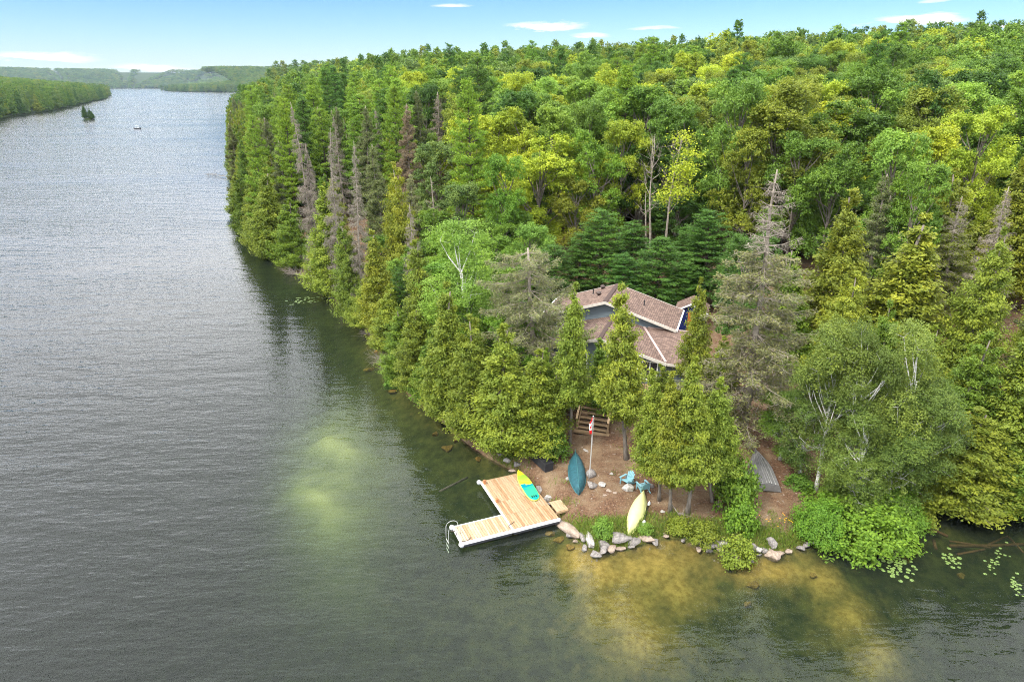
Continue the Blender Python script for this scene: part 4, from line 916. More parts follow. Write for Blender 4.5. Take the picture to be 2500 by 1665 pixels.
def slab(name, quad, parent, th=.11, mt='shingle', uvdir=None):
    """roof slab: quad/polygon top outline (local), extruded down; uv along eave / slope"""
    P = np.array(quad, float); n = len(P); nrm = unit(np.cross(P[1]-P[0], P[2]-P[0])); nrm = nrm if nrm[2] > 0 else -nrm
    V = np.vstack([P, P-nrm*th]); me = bpy.data.meshes.new(name)
    fs = [list(range(n)), list(range(2*n-1, n-1, -1))]+[[i, n+i, n+(i+1) % n, (i+1) % n] for i in range(n)]
    me.from_pydata([tuple(v) for v in V], [], fs); me.materials.append(M[mt])
    e = unit(np.array(uvdir if uvdir is not None else P[1]-P[0], float)); s = np.cross(nrm, e); ul = me.uv_layers.new()
    for l in me.loops:
        v = V[l.vertex_index]; ul.data[l.index].uv = (float(v@e), float(v@s))
    return link(bpy.data.objects.new(name, me), parent)
def bar(a, b, w_, h_, name, mt, parent, up=(0, 0, 1)):
    a = np.array(a, float); b = np.array(b, float); ex = unit(b-a); ey = unit(np.cross(np.array(up, float), ex)); ez = np.cross(ex, ey)
    m = MB(); m.box((a+b)/2, (np.linalg.norm(b-a), w_, h_), ex, ey, ez); return m.build(name, mt, parent)

# ---------------------------------------------------------------- cottage
O2 = np.array([2.174, 49.02]); A2 = np.array([.94567, -.32512]); D2 = np.array([.32512, .94567]); ROT = math.atan2(A2[1], A2[0])
def hw(x, y): return O2+A2*x+D2*y
cot = thing('cottage', 'blue-grey clapboard cottage with brown shingle roofs half hidden by cedars', 'house', (O2[0], O2[1], 0), ROT)
RX, RZ, EZ = 4.85, 7.2, 5.6
zs_ = lambda x: EZ+(RZ-EZ)*(x/RX) if x < RX else RZ-(RZ-EZ)*(x-RX)/(10.05-RX)
def prism(name, prof, y0, y1, mt, parent):
    n = len(prof); V = [(x, y0, z) for x, z in prof]+[(x, y1, z) for x, z in prof]
    me = bpy.data.meshes.new(name); me.from_pydata(V, [], [list(range(n)), list(range(2*n-1, n-1, -1))]+[[i, n+i, n+(i+1) % n, (i+1) % n] for i in range(n)]); me.materials.append(M[mt]); return link(bpy.data.objects.new(name, me), parent)
prism('wall', [(.45, 1.6), (9.6, 1.6), (9.6, zs_(9.6)-.16), (RX, RZ-.16), (.45, zs_(.45)-.16)], .42, 4.5, 'siding', cot)
z = 3.35
while z < 6.95:
    # each clapboard spans between the rakes
    lim = [x for x in np.linspace(.42, 9.63, 300) if zs_(x)-.2 > z+.17]
    if len(lim) > 2:
        m = MB(); x0, x1 = lim[0], lim[-1]
        m.hexa([(x0, .385, z), (x1, .385, z), (x0, .415, z), (x1, .415, z), (x0, .405, z+.185), (x1, .405, z+.185), (x0, .415, z+.185), (x1, .415, z+.185)]); m.build('clapboard', 'siding', cot)
    z += .19
slab('roof_slope', [(0, 0, EZ), (RX, 0, RZ), (RX, 4.92, RZ), (0, 4.92, EZ)], cot, uvdir=(0, 1, 0))
slab('roof_slope', [(RX, 0, RZ), (10.05, 0, EZ), (10.05, 4.92, EZ), (RX, 4.92, RZ)], cot, uvdir=(0, 1, 0))
bar((RX, -.01, RZ+.01), (RX, 4.93, RZ+.01), .30, .035, 'ridge_cap', 'shingle', cot)
for y in (-.03, 4.95):
    bar((-.02, y, EZ-.09), (RX+.01, y, RZ-.09), .045, .19, 'rake_board', 'trim', cot); bar((RX-.01, y, RZ-.09), (10.07, y, EZ-.09), .045, .19, 'rake_board', 'trim', cot)
g = MB(); g.box((10.11, 2.46, EZ-.08), (.1, 4.9, .12)); g.build('gutter', 'white', cot)
g = MB(); g.box((-.06, 2.46, EZ-.08), (.1, 4.9, .12)); g.build('gutter', 'white', cot)
def window(x0, x1, z0, z1, y, n, parent):
    f = MB(); t = .07
    f.box(((x0+x1)/2, y, z0), (x1-x0+t, .09, t)); f.box(((x0+x1)/2, y, z1), (x1-x0+t, .09, t)); f.box((x0, y, (z0+z1)/2), (t, .09, z1-z0-t)); f.box((x1, y, (z0+z1)/2), (t, .09, z1-z0-t))
    wv = f.build('window', 'white', parent)
    for k in range(n):
        a = x0+(x1-x0)*k/n; b = x0+(x1-x0)*(k+1)/n; p = MB(); p.box(((a+b)/2, y+.005, (z0+z1)/2), (b-a-.08, .03, z1-z0-.1)); p.build('pane', 'glass', wv)
        if k: q = MB(); q.box((a, y-.003, (z0+z1)/2), (.055, .07, z1-z0-t)); q.build('mullion', 'white', wv)
window(.62, 1.75, 4.02, 5.10, .37, 2, cot)
# roof furniture
for (x, y) in ((3.75, 4.45), (3.85, 2.5)):
    z = zs_(x); m = MB(); th = np.linspace(0, 6.283, 13)[:-1]; V = []
    for (r0, zz) in ((.10, -.08), (.10, .12), (.20, .12), (.20, .20), (.15, .28), (.0, .31)): V += [(x+r0*math.cos(a), y+r0*math.sin(a), z+zz) for a in th]
    m.grid(np.array(V), 6, 12, True); m.build('roof_vent', 'pipe', cot, True)
for (x, y) in ((3.25, 3.35), (7.35, 2.45)):
    m = MB(); m.tube([(x, y, zs_(x)-.1), (x, y, zs_(x)+.42)], .045, 8); p_ = m.build('vent_pipe', 'black', cot); m = MB(); m.tube([(x, y, zs_(x)-.1), (x, y, zs_(x)+.03)], [.16, .07], 10); m.build('flashing', 'pipe', p_)
# lower front gable with porch wing
LR, LZ, LE, RE_, REZ, LEZ, YF = 5.5, 6.05, 1.75, 10.0, 4.85, 5.07, -4.62
VT = (7.75, .40, 5.45)
slab('porch_roof_slope', [(LE, YF, LEZ), (LR, YF, LZ), (LR, .385, LZ), (LE, .385, LEZ)], cot, uvdir=(0, 1, 0))
slab('porch_roof_slope', [(LR, YF, LZ), (RE_, YF, REZ), (VT[0], .385, VT[2]), (LR, .385, LZ)], cot, uvdir=(0, 1, 0))
slab('wing_roof', [(VT[0]+.01, .385, VT[2]), (RE_+.01, YF, REZ), (11.9, YF, REZ), (11.9, .385, VT[2])], cot, uvdir=(1, 0, 0))
bar((LR, YF, LZ+.01), (LR, .38, LZ+.01), .28, .03, 'ridge_cap', 'shingle', cot)
M['flash'] = mat('dull_pink_flashing', (.36,.27,.25), .5, .4)
bar((VT[0]-.02, .33, VT[2]+.035), (RE_-.06, YF+.12, REZ+.04), .16, .05, 'valley_flashing', 'flash', cot)
bar((VT[0]+.3, .345, VT[2]+.03), (11.9, .345, VT[2]+.03), .10, .06, 'wing_ridge', 'flash', cot)
for a, b in (((LE-.02, YF-.03, LEZ-.1), (LR+.01, YF-.03, LZ-.1)), ((LR-.01, YF-.03, LZ-.1), (RE_+.03, YF-.03, REZ-.1))): bar(a, b, .045, .2, 'rake_board', 'trim', cot)
bar((LE-.03, YF, LEZ-.09), (LE-.03, .36, LEZ-.09), .05, .17, 'eave_board', 'trim', cot); bar((RE_+.06, YF-.035, REZ-.09), (11.9, YF-.035, REZ-.09), .05, .16, 'eave_board', 'trim', cot)
prism('porch_wall', [(2.1, 1.4), (9.7, 1.4), (9.7, 4.75), (LR, LZ-.2), (2.1, 5.0)], -4.15, .30, 'siding', cot)
prism('wing_wall', [(9.72, 1.4), (11.6, 1.4), (11.6, 4.7), (9.72, 4.7)], -4.0, .30, 'siding', cot)
for x0, x1 in ((3.0, 4.6), (5.4, 6.6), (7.0, 8.1), (8.4, 9.4)): window(x0, x1, 3.35, 4.65, -4.19, 2, cot)
# deck
for k in range(18):
    m = MB(); m.box((6.3, -6.5+k*.142, 2.98), (8.6, .132, .04)); m.build('deck_board', 'stairwood', cot)
m = MB(); m.box((6.3, -6.6, 2.84), (8.6, .05, .24)); m.build('deck_rim', 'stairwood', cot)
for x in (2.05, 3.5, 4.95, 7.2, 8.9, 10.55):
    m = MB(); m.box((x, -6.52, 2.75), (.09, .09, 2.3)); m.build('deck_post', 'stairwood', cot)
for x0, x1 in ((2.05, 4.95), (7.2, 10.55)):
    bar((x0, -6.52, 3.92), (x1, -6.52, 3.92), .11, .04, 'handrail', 'stairwood', cot); bar((x0, -6.52, 3.18), (x1, -6.52, 3.18), .05, .05, 'bottom_rail', 'stairwood', cot)
    for k in range(int((x1-x0)/.16)):
        bar((x0+.1+k*.16, -6.52, 3.2), (x0+.1+k*.16, -6.52, 3.9), .03, .03, 'baluster', 'stairwood', cot, up=(0, 1, 0))

# ---------------------------------------------------------------- stairs
sb = hw(6.08, -8.62); sz0 = H1(sb[0], sb[1])
st = thing('wooden_stairs', 'weathered wooden stairs with side rails rising to the cottage deck', 'stairs', (sb[0], sb[1], sz0), ROT)
NS = 8; rise = (2.96-sz0)/NS; run = 2.0/NS
for k in range(NS):
    m = MB(); m.box((0, k*run+.14, (k+1)*rise-.02), (1.9, run+.03, .045)); m.build('tread', 'stairwood', st)
    m = MB(); m.box((0, k*run+.27+.0, (k+.5)*rise+rise*.5), (1.86, .025, rise-.05)); m.build('riser', 'stairdark', st)
m = MB(); m.box((0, -.16, .05), (2.3, .32, .12)); m.build('base_board', 'stairwood', st)
for s_ in (-1, 1):
    bar((s_*.97, -.02, .1), (s_*.97, 2.0, rise*NS-.08), .05, .26, 'stringer', 'stairwood', st)
    for y in (.05, 1.9):
        zz = y/2.0*rise*NS; m = MB(); m.box((s_*1.02, y, zz+.42), (.08, .08, .95)); m.build('rail_post', 'stairwood', st)
    bar((s_*1.02, -.1, .86), (s_*1.02, 2.05, rise*NS+.88), .13, .04, 'handrail', 'cedarwood', st)

# ---------------------------------------------------------------- shed
sp_ = at(1689, 741, 5.25); shd = thing('garden_shed', 'navy blue shed with orange door behind the right corner of the cottage', 'shed', (sp_[0]+.0, sp_[1], 0), ROT)
gz0 = H1(sp_[0], sp_[1])
prism('wall', [(-1.15, gz0-.4), (1.15, gz0-.4), (1.15, 4.55), (0, 5.12), (-1.15, 4.55)], .12, 2.4, 'navy', shd)
slab('roof_slope', [(-1.35, 0, 4.52), (0, 0, 5.25), (0, 2.5, 5.25), (-1.35, 2.5, 4.52)], shd, uvdir=(0, 1, 0)); slab('roof_slope', [(0, 0, 5.25), (1.35, 0, 4.52), (1.35, 2.5, 4.52), (0, 2.5, 5.25)], shd, uvdir=(0, 1, 0))
for s_ in (-1, 1): bar((s_*1.36, -.03, 4.44), (0, -.03, 5.18), .04, .12, 'rake_board', 'white', shd)
dr = MB(); dr.box((.25, .09, (gz0+4.45)/2), (.95, .05, 4.45-gz0)); dr = dr.build('door', 'orange', shd); m = MB(); m.box((.62, .05, (gz0+4.45)/2), (.05, .06, .14)); m.build('handle', 'metal', dr)
bar((-1.16, .10, gz0), (-1.16, .10, 4.5), .06, .06, 'corner_board', 'white', shd, up=(0, 1, 0))
# ---------------------------------------------------------------- docks
def dock_piece(root, x0, x1, y0, y1, zt, plank_axis, pw, seams=()):
    """deck boards (each its own part) between x0..x1, y0..y1 in the dock frame"""
    n = int(round((x1-x0)/pw)); pw = (x1-x0)/n
    for k in range(n):
        xs = x0+(k+.5)*pw; cuts = [y0]+[c+rng.normal(0, .0) for c in seams]+[y1]
        for a, b in zip(cuts[:-1], cuts[1:]):
            m = MB(); m.box((xs, (a+b)/2, zt-.02+rng.normal(0, .0015)), (pw-.022, b-a-.014, .04)); o = m.build('plank', 'cedarwood', root)
            o.data.materials[0] = M[random.choice(['cw0', 'cw0', 'cw2', 'cw3', 'cw3'] if root.name.startswith('main') else ['cw1', 'cw1', 'cw3', 'cw0'])]
for i, c in enumerate([(.335,.215,.120), (.43,.32,.215), (.285,.168,.085), (.37,.255,.155)]): M[f'cw{i}'] = mat(f'dock_board_{["honey","bleached","amber","straw"][i]}', c, .8, .2, 2.5, .28, stretch=(9, .8, 1))
DT = np.array([-1.77, 34.19]); DEX = np.array([.925, .380]); DEY = np.array([.380, -.925])
dk = bpy.data.objects.new('main_dock', None); COL.objects.link(dk); dk.location = (DT[0], DT[1], 0)
dk.rotation_euler = (0, 0, math.atan2(DEX[1], DEX[0])); tag(dk, 'large rectangular dock of pale boards carrying the paddle board', 'dock')
# local frame: x along DEX, y = -DEY direction -> use negative y for towards camera
dock_piece(dk, 0, 2.62, -4.85, 0, .42, 0, .138, seams=(-3.55, -2.3))
for (c, d_, mt, nm) in [((-.03, -2.43, .36), (.07, 4.9, .13), 'hullwhite', 'edge_trim'), ((1.31, -4.91, .33), (2.7, .09, .15), 'hullwhite', 'edge_trim'), ((1.31, .04, .36), (2.66, .06, .1), 'stairwood', 'edge_trim'),
                        ((1.31, -4.86, .17), (2.6, .10, .16), 'darkmetal', 'frame_beam'), ((.05, -2.43, .2), (.08, 4.8, .14), 'darkmetal', 'frame_beam'), ((2.6, -2.43, .25), (.06, 4.8, .16), 'darkmetal', 'frame_beam')]:
    m = MB(); m.box(c, d_); m.build(nm, mt, dk)
for y in (.02,): m = MB(); m.tube([(-.12, y-.02, .36), (-.12, y+.12, .36)], .13, 10); m.build('float_end', 'hullwhite', dk, True)
for x in (.5, 1.3, 2.1): m = MB(); m.tube([(x, -4.7, -.02), (x, -.1, -.02)], .22, 10); m.build('float_tube', 'black', dk, True)
for y in (-.25, -2.25): m = MB(); m.box((.10, y, .52), (.12, .14, .24)); m.build('bumper_post', 'post', dk)
for k in range(5): m = MB(); m.box((2.75+k*.14, -4.0+.02, .50), (.13, .98, .04)); m.build('ramp_plank', 'cw3', dk)
m = MB(); m.box((3.0, -4.5, .44), (.72, .05, .1)); m.build('ramp_edge', 'stairwood', dk)
fl = bpy.data.objects.new('swim_float', None); COL.objects.link(fl); fl.location = (DT[0], DT[1], 0); fl.rotation_euler = dk.rotation_euler; tag(fl, 'narrow floating dock section with white tube edges and a ladder', 'dock')
dock_piece(fl, -2.78, -.09, -4.80, -3.42, .36, 0, .138)
for (c, d_, mt, nm) in [((-1.43, -4.87, .30), (2.75, .10, .13), 'hullwhite', 'edge_tube'), ((-1.43, -3.38, .30), (2.7, .06, .1), 'hullwhite', 'edge_tube'), ((-2.82, -4.1, .30), (.08, 1.45, .12), 'hullwhite', 'edge_tube'), ((-1.43, -4.83, .15), (2.7, .09, .16), 'darkmetal', 'frame_beam')]:
    m = MB(); m.box(c, d_); m.build(nm, mt, fl)
for (x, y) in ((-2.86, -4.9), (-2.86, -3.36)): m = MB(); m.tube([(x, y-.12, .28), (x, y, .30), (x, y+.12, .28)], [.10, .14, .10], 10); m.build('float_end', 'hullwhite', fl, True)
for y in (-4.5, -3.8): m = MB(); m.tube([(-2.7, y, -.02), (-.15, y, -.02)], .2, 10); m.build('float_tube', 'black', fl, True)
ld = thing('swim_ladder', 'curved white tube ladder hooked on the end of the narrow dock', 'ladder', (DT[0], DT[1], 0), dk.rotation_euler[2])
for y in (-3.62, -4.08):
    t_ = np.linspace(0, math.pi, 9); pts = [(-2.62, y, .36)]+[(-2.62-.32+.32*math.cos(a), y, .62+.28*math.sin(a)) for a in t_]+[(-3.27, y, .2), (-3.27, y, -.9)]
    m = MB(); m.tube(pts, .015, 7); m.build('rail', 'alulight_', ld, True)
for z in (-.1, -.4, -.7): m = MB(); m.tube([(-3.27, -4.08, z), (-3.27, -3.62, z)], .02, 6); m.build('rung', 'hullwhite', ld)
def rope(pts, label, zt):
    P = []
    for (x, y) in pts: P.append(crop(1080, 1130, 2281/320)(x, y, zt))
    P = np.array(P); t = np.linspace(0, 1, len(P)); tt = np.linspace(0, 1, 24); Q = np.stack([np.interp(tt, t, P[:, i]) for i in range(3)], 1)
    for _ in range(3): Q[1:-1] = (Q[:-2]+Q[1:-1]*2+Q[2:])/4
    m = MB(); m.tube(Q, .018, 6); return tag(m.build('mooring_rope', 'rope', None, True), label, 'rope', 'mooring ropes lying on the docks')
rope([(1160, 1130), (1155, 1085), (1190, 1060), (1230, 1040), (1250, 1012)], 'short dark rope lying on the near corner of the large dock', .44)
rope([(325, 1370), (350, 1355), (420, 1358), (470, 1320), (495, 1290)], 'short dark rope lying near the outer end of the narrow dock', .38)
rope([(150, 1190), (190, 1180), (235, 1190), (250, 1255)], 'dark rope looped beside the ladder on the narrow dock', .38)

# ---------------------------------------------------------------- paddle board
pb0 = crop(1080, 1130, 2281/320)(1325, 150, .50); pb1 = crop(1080, 1130, 2281/320)(1620, 632, .50)
def sup_mat():
    m = bpy.data.materials.new('yellow_green_teal_board_print'); m.use_nodes = True; t = m.node_tree; n = t.nodes; lk = t.links; b = n['Principled BSDF']; b.inputs['Roughness'].default_value = .35
    tc = n.new('ShaderNodeTexCoord'); sx = n.new('ShaderNodeSeparateXYZ'); nz = n.new('ShaderNodeTexNoise'); nz.inputs['Scale'].default_value = 2.2; nz.inputs['Detail'].default_value = 1.5
    lk.new(tc.outputs['Object'], sx.inputs[0]); mp = n.new('ShaderNodeMapping'); mp.inputs['Rotation'].default_value = (0, 0, .7); mp.inputs['Scale'].default_value = (1.8, .8, 1); lk.new(tc.outputs['Object'], mp.inputs[0]); lk.new(mp.outputs[0], nz.inputs['Vector'])
    ad = n.new('ShaderNodeMath'); ad.operation = 'MULTIPLY_ADD'; ad.inputs[1].default_value = .35; lk.new(nz.outputs['Fac'], ad.inputs[0])
    mu = n.new('ShaderNodeMath'); mu.operation = 'MULTIPLY_ADD'; mu.inputs[1].default_value = 1/3.25; mu.inputs[2].default_value = .5-.175; lk.new(sx.outputs[0], mu.inputs[0]); lk.new(mu.outputs[0], ad.inputs[2])
    cr = n.new('ShaderNodeValToRGB'); cr.color_ramp.interpolation = 'EASE'; el_ = cr.color_ramp.elements
    cols = [(0, (.75,.70,.02)), (.12, (.72,.68,.02)), (.20, (.22,.52,.03)), (.34, (.30,.60,.05)), (.40, (.80,.74,.03)), (.46, (.80,.74,.03)), (.49, (.0,.20,.26)), (.58, (.0,.22,.27)), (.64, (.03,.42,.20)), (.82, (.03,.40,.20)), (.90, (.0,.28,.27)), (1, (.0,.26,.26))]
    el_[0].position = 0; el_[0].color = (*cols[0][1], 1); el_[1].position = 1; el_[1].color = (*cols[-1][1], 1)
    for p, c in cols[1:-1]: e = el_.new(p); e.color = (*c, 1)
    lk.new(ad.outputs[0], cr.inputs[0]); lk.new(cr.outputs[0], b.inputs['Base Color']); return m
M['sup'] = sup_mat(); M['suprail'] = mat('lime_board_rail', (.45,.62,.10), .4, .4)
pbc = (pb0+pb1)/2; ang = math.atan2(pb1[1]-pb0[1], pb1[0]-pb0[0])
pb = thing('paddle_board', 'yellow green and teal paddle board lying on the large dock', 'paddle board', (pbc[0], pbc[1], .425), ang)
Ls = 3.2; s_ = np.linspace(-1, 1, 31)
def supw(t): return .39*max(0.0, 1-max(0, -t)**2.1*1.0)**.9*max(0.0, 1-max(0, t)**5)**.5 if abs(t) < 1 else 0.004
V = []
for t in s_:
    w_ = max(.004, supw(t)); rk = .10*max(0, -t-.45)**1.5
    V += [(t*Ls/2, -w_*.93, .0+rk), (t*Ls/2, -w_, .05+rk), (t*Ls/2, -w_*.93, .10+rk), (t*Ls/2, w_*.93, .10+rk), (t*Ls/2, w_, .05+rk), (t*Ls/2, w_*.93, .0+rk)]
m = MB(); m.grid(np.array(V), 31, 6, True); m.build('hull', 'suprail', pb, True)
V = []
for t in s_:
    w_ = max(.003, supw(t))*.90; rk = .10*max(0, -t-.45)**1.5; V += [(t*Ls/2, -w_, .104+rk), (t*Ls/2, 0, .108+rk), (t*Ls/2, w_, .104+rk)]
m = MB(); m.grid(np.array(V), 31, 3); m.build('deck_pad', 'sup', pb)
for y in (-.12, 0, .12): m = MB(); m.hexa([(1.15, y-.008, .10), (1.35, y-.008, .10), (1.15, y+.008, .10), (1.35, y+.008, .10), (1.24, y-.006, .20), (1.36, y-.006, .19), (1.24, y+.006, .20), (1.36, y+.006, .19)]); m.build('fin', 'black', pb)

# ---------------------------------------------------------------- upturned canoes
def canoe(name, label, p0, p1, wid, hgt, mt, rim, keel=True, roll=0):
    c = (p0+p1)/2; Ln = float(np.linalg.norm((p1-p0)[:2])); zc = H1(c[0], c[1])
    z0, z1 = H1(p0[0], p0[1]), H1(p1[0], p1[1])
    o = thing(name, label, 'canoe', (c[0], c[1], (z0+z1)/2+.06)); o.rotation_euler = Matrix.Rotation(math.atan2(p1[1]-p0[1], p1[0]-p0[0]), 3, 'Z').to_4x4().to_euler()
    o.rotation_euler = (Matrix.Rotation(math.atan2(p1[1]-p0[1], p1[0]-p0[0]), 4, 'Z') @ Matrix.Rotation(-math.atan2(z1-z0, Ln), 4, 'Y') @ Matrix.Rotation(roll, 4, 'X')).to_euler()
    nu, nv = 33, 17; V = []
    tt = np.linspace(-1, 1, nu)
    wf = lambda t: wid/2*max(0, 1-abs(t)**2.15)**.92+.012
    for t in tt:
        w_ = wf(t); hh = hgt*(1-.22*abs(t)**3); sheer = .10*abs(t)**3
        for j in range(nv):
            a = -1+2*j/(nv-1); V.append((t*Ln/2, w_*a, -sheer+hh*(1-abs(a)**(2.6-1.3*abs(t)))**.62 if abs(a) < 1 else -sheer))
    m = MB(); m.grid(np.array(V), nu, nv); m.build('hull', mt, o, True)
    if keel:
        m = MB(); m.tube([(t*Ln/2*.99, 0, hgt*(1-.22*abs(t)**3)+.004-.0*abs(t)) for t in tt], .016, 6); m.build('keel_strip', rim, o, True)
    for s__ in (-1, 1):
        m = MB(); m.tube([(t*Ln/2, s__*(wf(t)+.004), -.10*abs(t)**3) for t in tt], .02, 6); m.build('gunwale', rim, o, True)
    for t in (-.35, .05, .42): m = MB(); m.box((t*Ln/2, 0, .0), (.10, wf(t)*1.96, .03)); m.build('thwart', 'stairdark', o)
    return o
cp2 = crop(1380, 950, 1107/240)
canoe('canoe', 'faded teal canoe lying upside down beside the flagpole', cp2(115, 585, 1.75), cp2(160, 1080, 1.35), .98, .40, 'teal', 'tealrim')
canoe('canoe', 'pale yellow canoe lying upside down near the waterline', cp2(892, 1118, 1.15), cp2(712, 1558, .95), .78, .40, 'yellowhull', 'yellowhull', keel=False, roll=.0)
for i, (x, y) in enumerate(((57, 760), (57, 840))):
    p = cp2(x, y, 1.5); m = MB(); m.box((0, 0, .09), (.12, .42, .18)); o = m.build('wood_block', 'post'); o.location = (p[0], p[1], H1(p[0], p[1])); tag(o, ['rear', 'front'][i]+' brown wood block supporting the left side of the teal canoe', 'wood block', 'blocks under the teal canoe')

# ---------------------------------------------------------------- kayak paddle
k0 = cp2(948, 1215, 1.1); k1 = cp2(888, 1450, 1.0); kc = (k0+k1)/2
kp = thing('kayak_paddle', 'double-bladed paddle with white blades lying beside the yellow canoe', 'paddle', (kc[0], kc[1], H1(kc[0], kc[1])+.06), math.atan2(k1[1]-k0[1], k1[0]-k0[0]))
Lk = float(np.linalg.norm((k1-k0)[:2])); m = MB(); m.tube([(-Lk/2, 0, .02), (Lk/2, 0, .02)], .02, 8); m.build('shaft', 'black', kp)
for s__ in (-1, 1):
    V = []; 
    for t in np.linspace(0, 1, 9):
        w_ = .10*math.sin(math.pi*min(1, .12+t*.85))**.6; V += [(s__*(Lk/2-.22+t*.46), -w_, .03), (s__*(Lk/2-.22+t*.46), 0, .055), (s__*(Lk/2-.22+t*.46), w_, .03), (s__*(Lk/2-.22+t*.46), 0, .02)]
    m = MB(); m.grid(np.array(V), 9, 4, True); m.build('blade', 'white', kp, True)

# ---------------------------------------------------------------- flagpole and flag
pp = cp2(268, 975, 1.2); pz = H1(pp[0], pp[1])
tp = at(1447, 980, 0); 
fp = thing('flagpole', 'tall thin white flagpole standing on a grey boulder in the clearing', 'flagpole', (pp[0], pp[1], pz))
PH = 4.95-pz
m = MB(); zz = np.linspace(0.05, PH, 8); m.tube(np.stack([.012*np.sin(zz)+.02*zz, 0*zz, zz], 1), np.interp(zz, [0, PH], [.023, .016]), 8); m.build('pole', 'alulight_', fp, True)
m = MB(); m.tube([(.02*PH, 0, PH-.01), (.02*PH, 0, PH+.05)], [.035, .02], 8); m.build('finial', 'white', fp, True)
m = MB(); m.tube([(.055, 0, .9), (.045+.02*PH, 0.0, PH-.05)], .005, 4); m.build('halyard', 'whitecloth', fp)
fg = thing('flag', 'limp red and white maple leaf flag hanging from the flagpole', 'flag', (pp[0]+.02*PH, pp[1], pz+PH-.10), 0)
def cloth(s, v):
    """s 0..1 along the fly (falls as the cloth hangs), v 0..1 across the hoist"""
    x = -.02-.17*v*(.75+.25*math.sin(s*4))-.03*s; yy = -.03+.06*math.sin(v*6+s*4)
    return np.array([x, yy, .06-.98*s-.20*v*(1-.5*s)])
def strip(s0, s1, name, mt, parent):
    V = []; nu, nv = 9, 15
    for i in range(nu):
        for j in range(nv): V.append(cloth(s0+(s1-s0)*i/(nu-1), j/(nv-1)))
    m = MB(); m.grid(np.array(V), nu, nv); o = m.build(name, mt, parent, True); sol = o.modifiers.new('thickness', 'SOLIDIFY'); sol.thickness = .006; return o
strip(0, .25, 'red_band', 'red', fg); wb_ = strip(.25, .75, 'white_band', 'whitecloth', fg); strip(.75, 1, 'red_band', 'red', fg)
half = [(0,-.46),(.02,-.24),(.17,-.27),(.15,-.2),(.33,-.06),(.29,-.03),(.32,.10),(.22,.08),(.19,.13),(.09,.03),(.13,.26),(.06,.22),(0,.36)]
leafp = half+[(-x, y) for x, y in half[-2:0:-1]]
V = []
for (a, b) in leafp:
    q = cloth(.5+a*.55, .5+b*.95); q2 = cloth(.5+a*.55+.01, .5+b*.95); V.append(q+np.array([-.004, -.014, 0]))
me = bpy.data.meshes.new('maple_leaf'); me.from_pydata([tuple(v) for v in V]+[tuple(cloth(.5, .5)+np.array([-.004, -.016, 0]))], [], [(i, (i+1) % len(V), len(V)) for i in range(len(V))]); me.materials.append(M['red']); link(bpy.data.objects.new('maple_leaf', me), wb_)

# ---------------------------------------------------------------- lawn chairs
def adirondack(label, p, rz):
    c = thing('lawn_chair', label, 'chair', (p[0], p[1], H1(p[0], p[1])), rz, 'pale blue lawn chairs')
    for k in range(5): m = MB(); m.box((0, -.28+k*.115, .36-k*.035), (.52, .10, .025)); m.build('seat_slat', 'chair', c)
    for k in range(5):
        x = (k-2)*.105; hh = .74-.035*(k-2)**2; bar((x*.9, .20, .20), (x*1.15, .20+hh*.42, .20+hh*.92), .095, .022, 'back_slat', 'chair', c, up=(0, 1, 0))
    for s in (-1, 1):
        m = MB(); m.box((s*.34, -.06, .545), (.13, .70, .025)); m.build('armrest', 'chair', c); m = MB(); m.box((s*.32, -.33, .27), (.05, .09, .54)); m.build('front_leg', 'chair', c)
        bar((s*.29, -.33, .33), (s*.29, .50, .02), .03, .10, 'rear_leg', 'chair', c); bar((s*.32, .26, .05), (s*.33, .24, .54), .05, .06, 'arm_support', 'chair', c, up=(0, 1, 0))
    bar((-.3, .30, .5), (.3, .30, .5), .03, .06, 'back_rail', 'chair', c); c.scale = (.8, .8, .8)
adirondack('pale blue lawn chair farther from the water, beside the pale boulder', cp2(700, 1000, 1.3), rad(-50))
adirondack('pale blue lawn chair behind the tip of the yellow canoe', cp2(880, 1085, 1.2), rad(-160))

# ---------------------------------------------------------------- black storage box + aluminium boat
cb = crop(1050, 950, 2091/600)
q = [cb(880, 490, 1.2), cb(1030, 580, 1.2), cb(955, 630, 1.2)]
bxc = (q[0]+q[2])/2; c0 = cb(952, 575, 1.15); aa = cb(885, 505, 1.2); bb = cb(990, 600, 1.2); ang = math.atan2(bb[1]-aa[1], bb[0]-aa[0])
bx = thing('storage_box', 'long black plank box on the bank between two cedar trunks', 'box', (c0[0], c0[1], H1(c0[0], c0[1])-.03), ang)
m = MB(); m.box((0, 0, .24), (1.75, .56, .48)); m.build('body', 'black', bx)
for k in range(4): m = MB(); m.box((0, -.22+k*.147, .51), (1.82, .135, .05)); m.build('lid_plank', 'black', bx)
for x in (-.6, 0, .6): m = MB(); m.box((x, -.287, .24), (.06, .02, .46)); m.build('side_batten', 'black', bx)
ca = crop(1500, 950, 2091/600)
bow = ca(1195, 505, 1.55); sl = ca(1230, 855, 1.15); sr = ca(1392, 825, 1.15); ster = (sl+sr)/2
al = thing('aluminium_boat', 'grey aluminium boat lying upside down under the birches', 'boat', (ster[0], ster[1], H1(ster[0], ster[1])+.05)); Lb = float(np.linalg.norm((bow-ster)[:2]))
al.rotation_euler = (Matrix.Rotation(math.atan2(bow[1]-ster[1], bow[0]-ster[0]), 4, 'Z') @ Matrix.Rotation(-math.atan2(H1(bow[0], bow[1])-H1(ster[0], ster[1]), Lb), 4, 'Y')).to_euler()
nu = 25; V = []; wB = .68; sec = [(-1, 0), (-.97, .18), (-.80, .42), (-.5, .47), (-.18, .53), (0, .56), (.18, .53), (.5, .47), (.80, .42), (.97, .18), (1, 0)]
bw = lambda t: wB*(1-max(0, (t-.35)/.65)**2.2*.97)
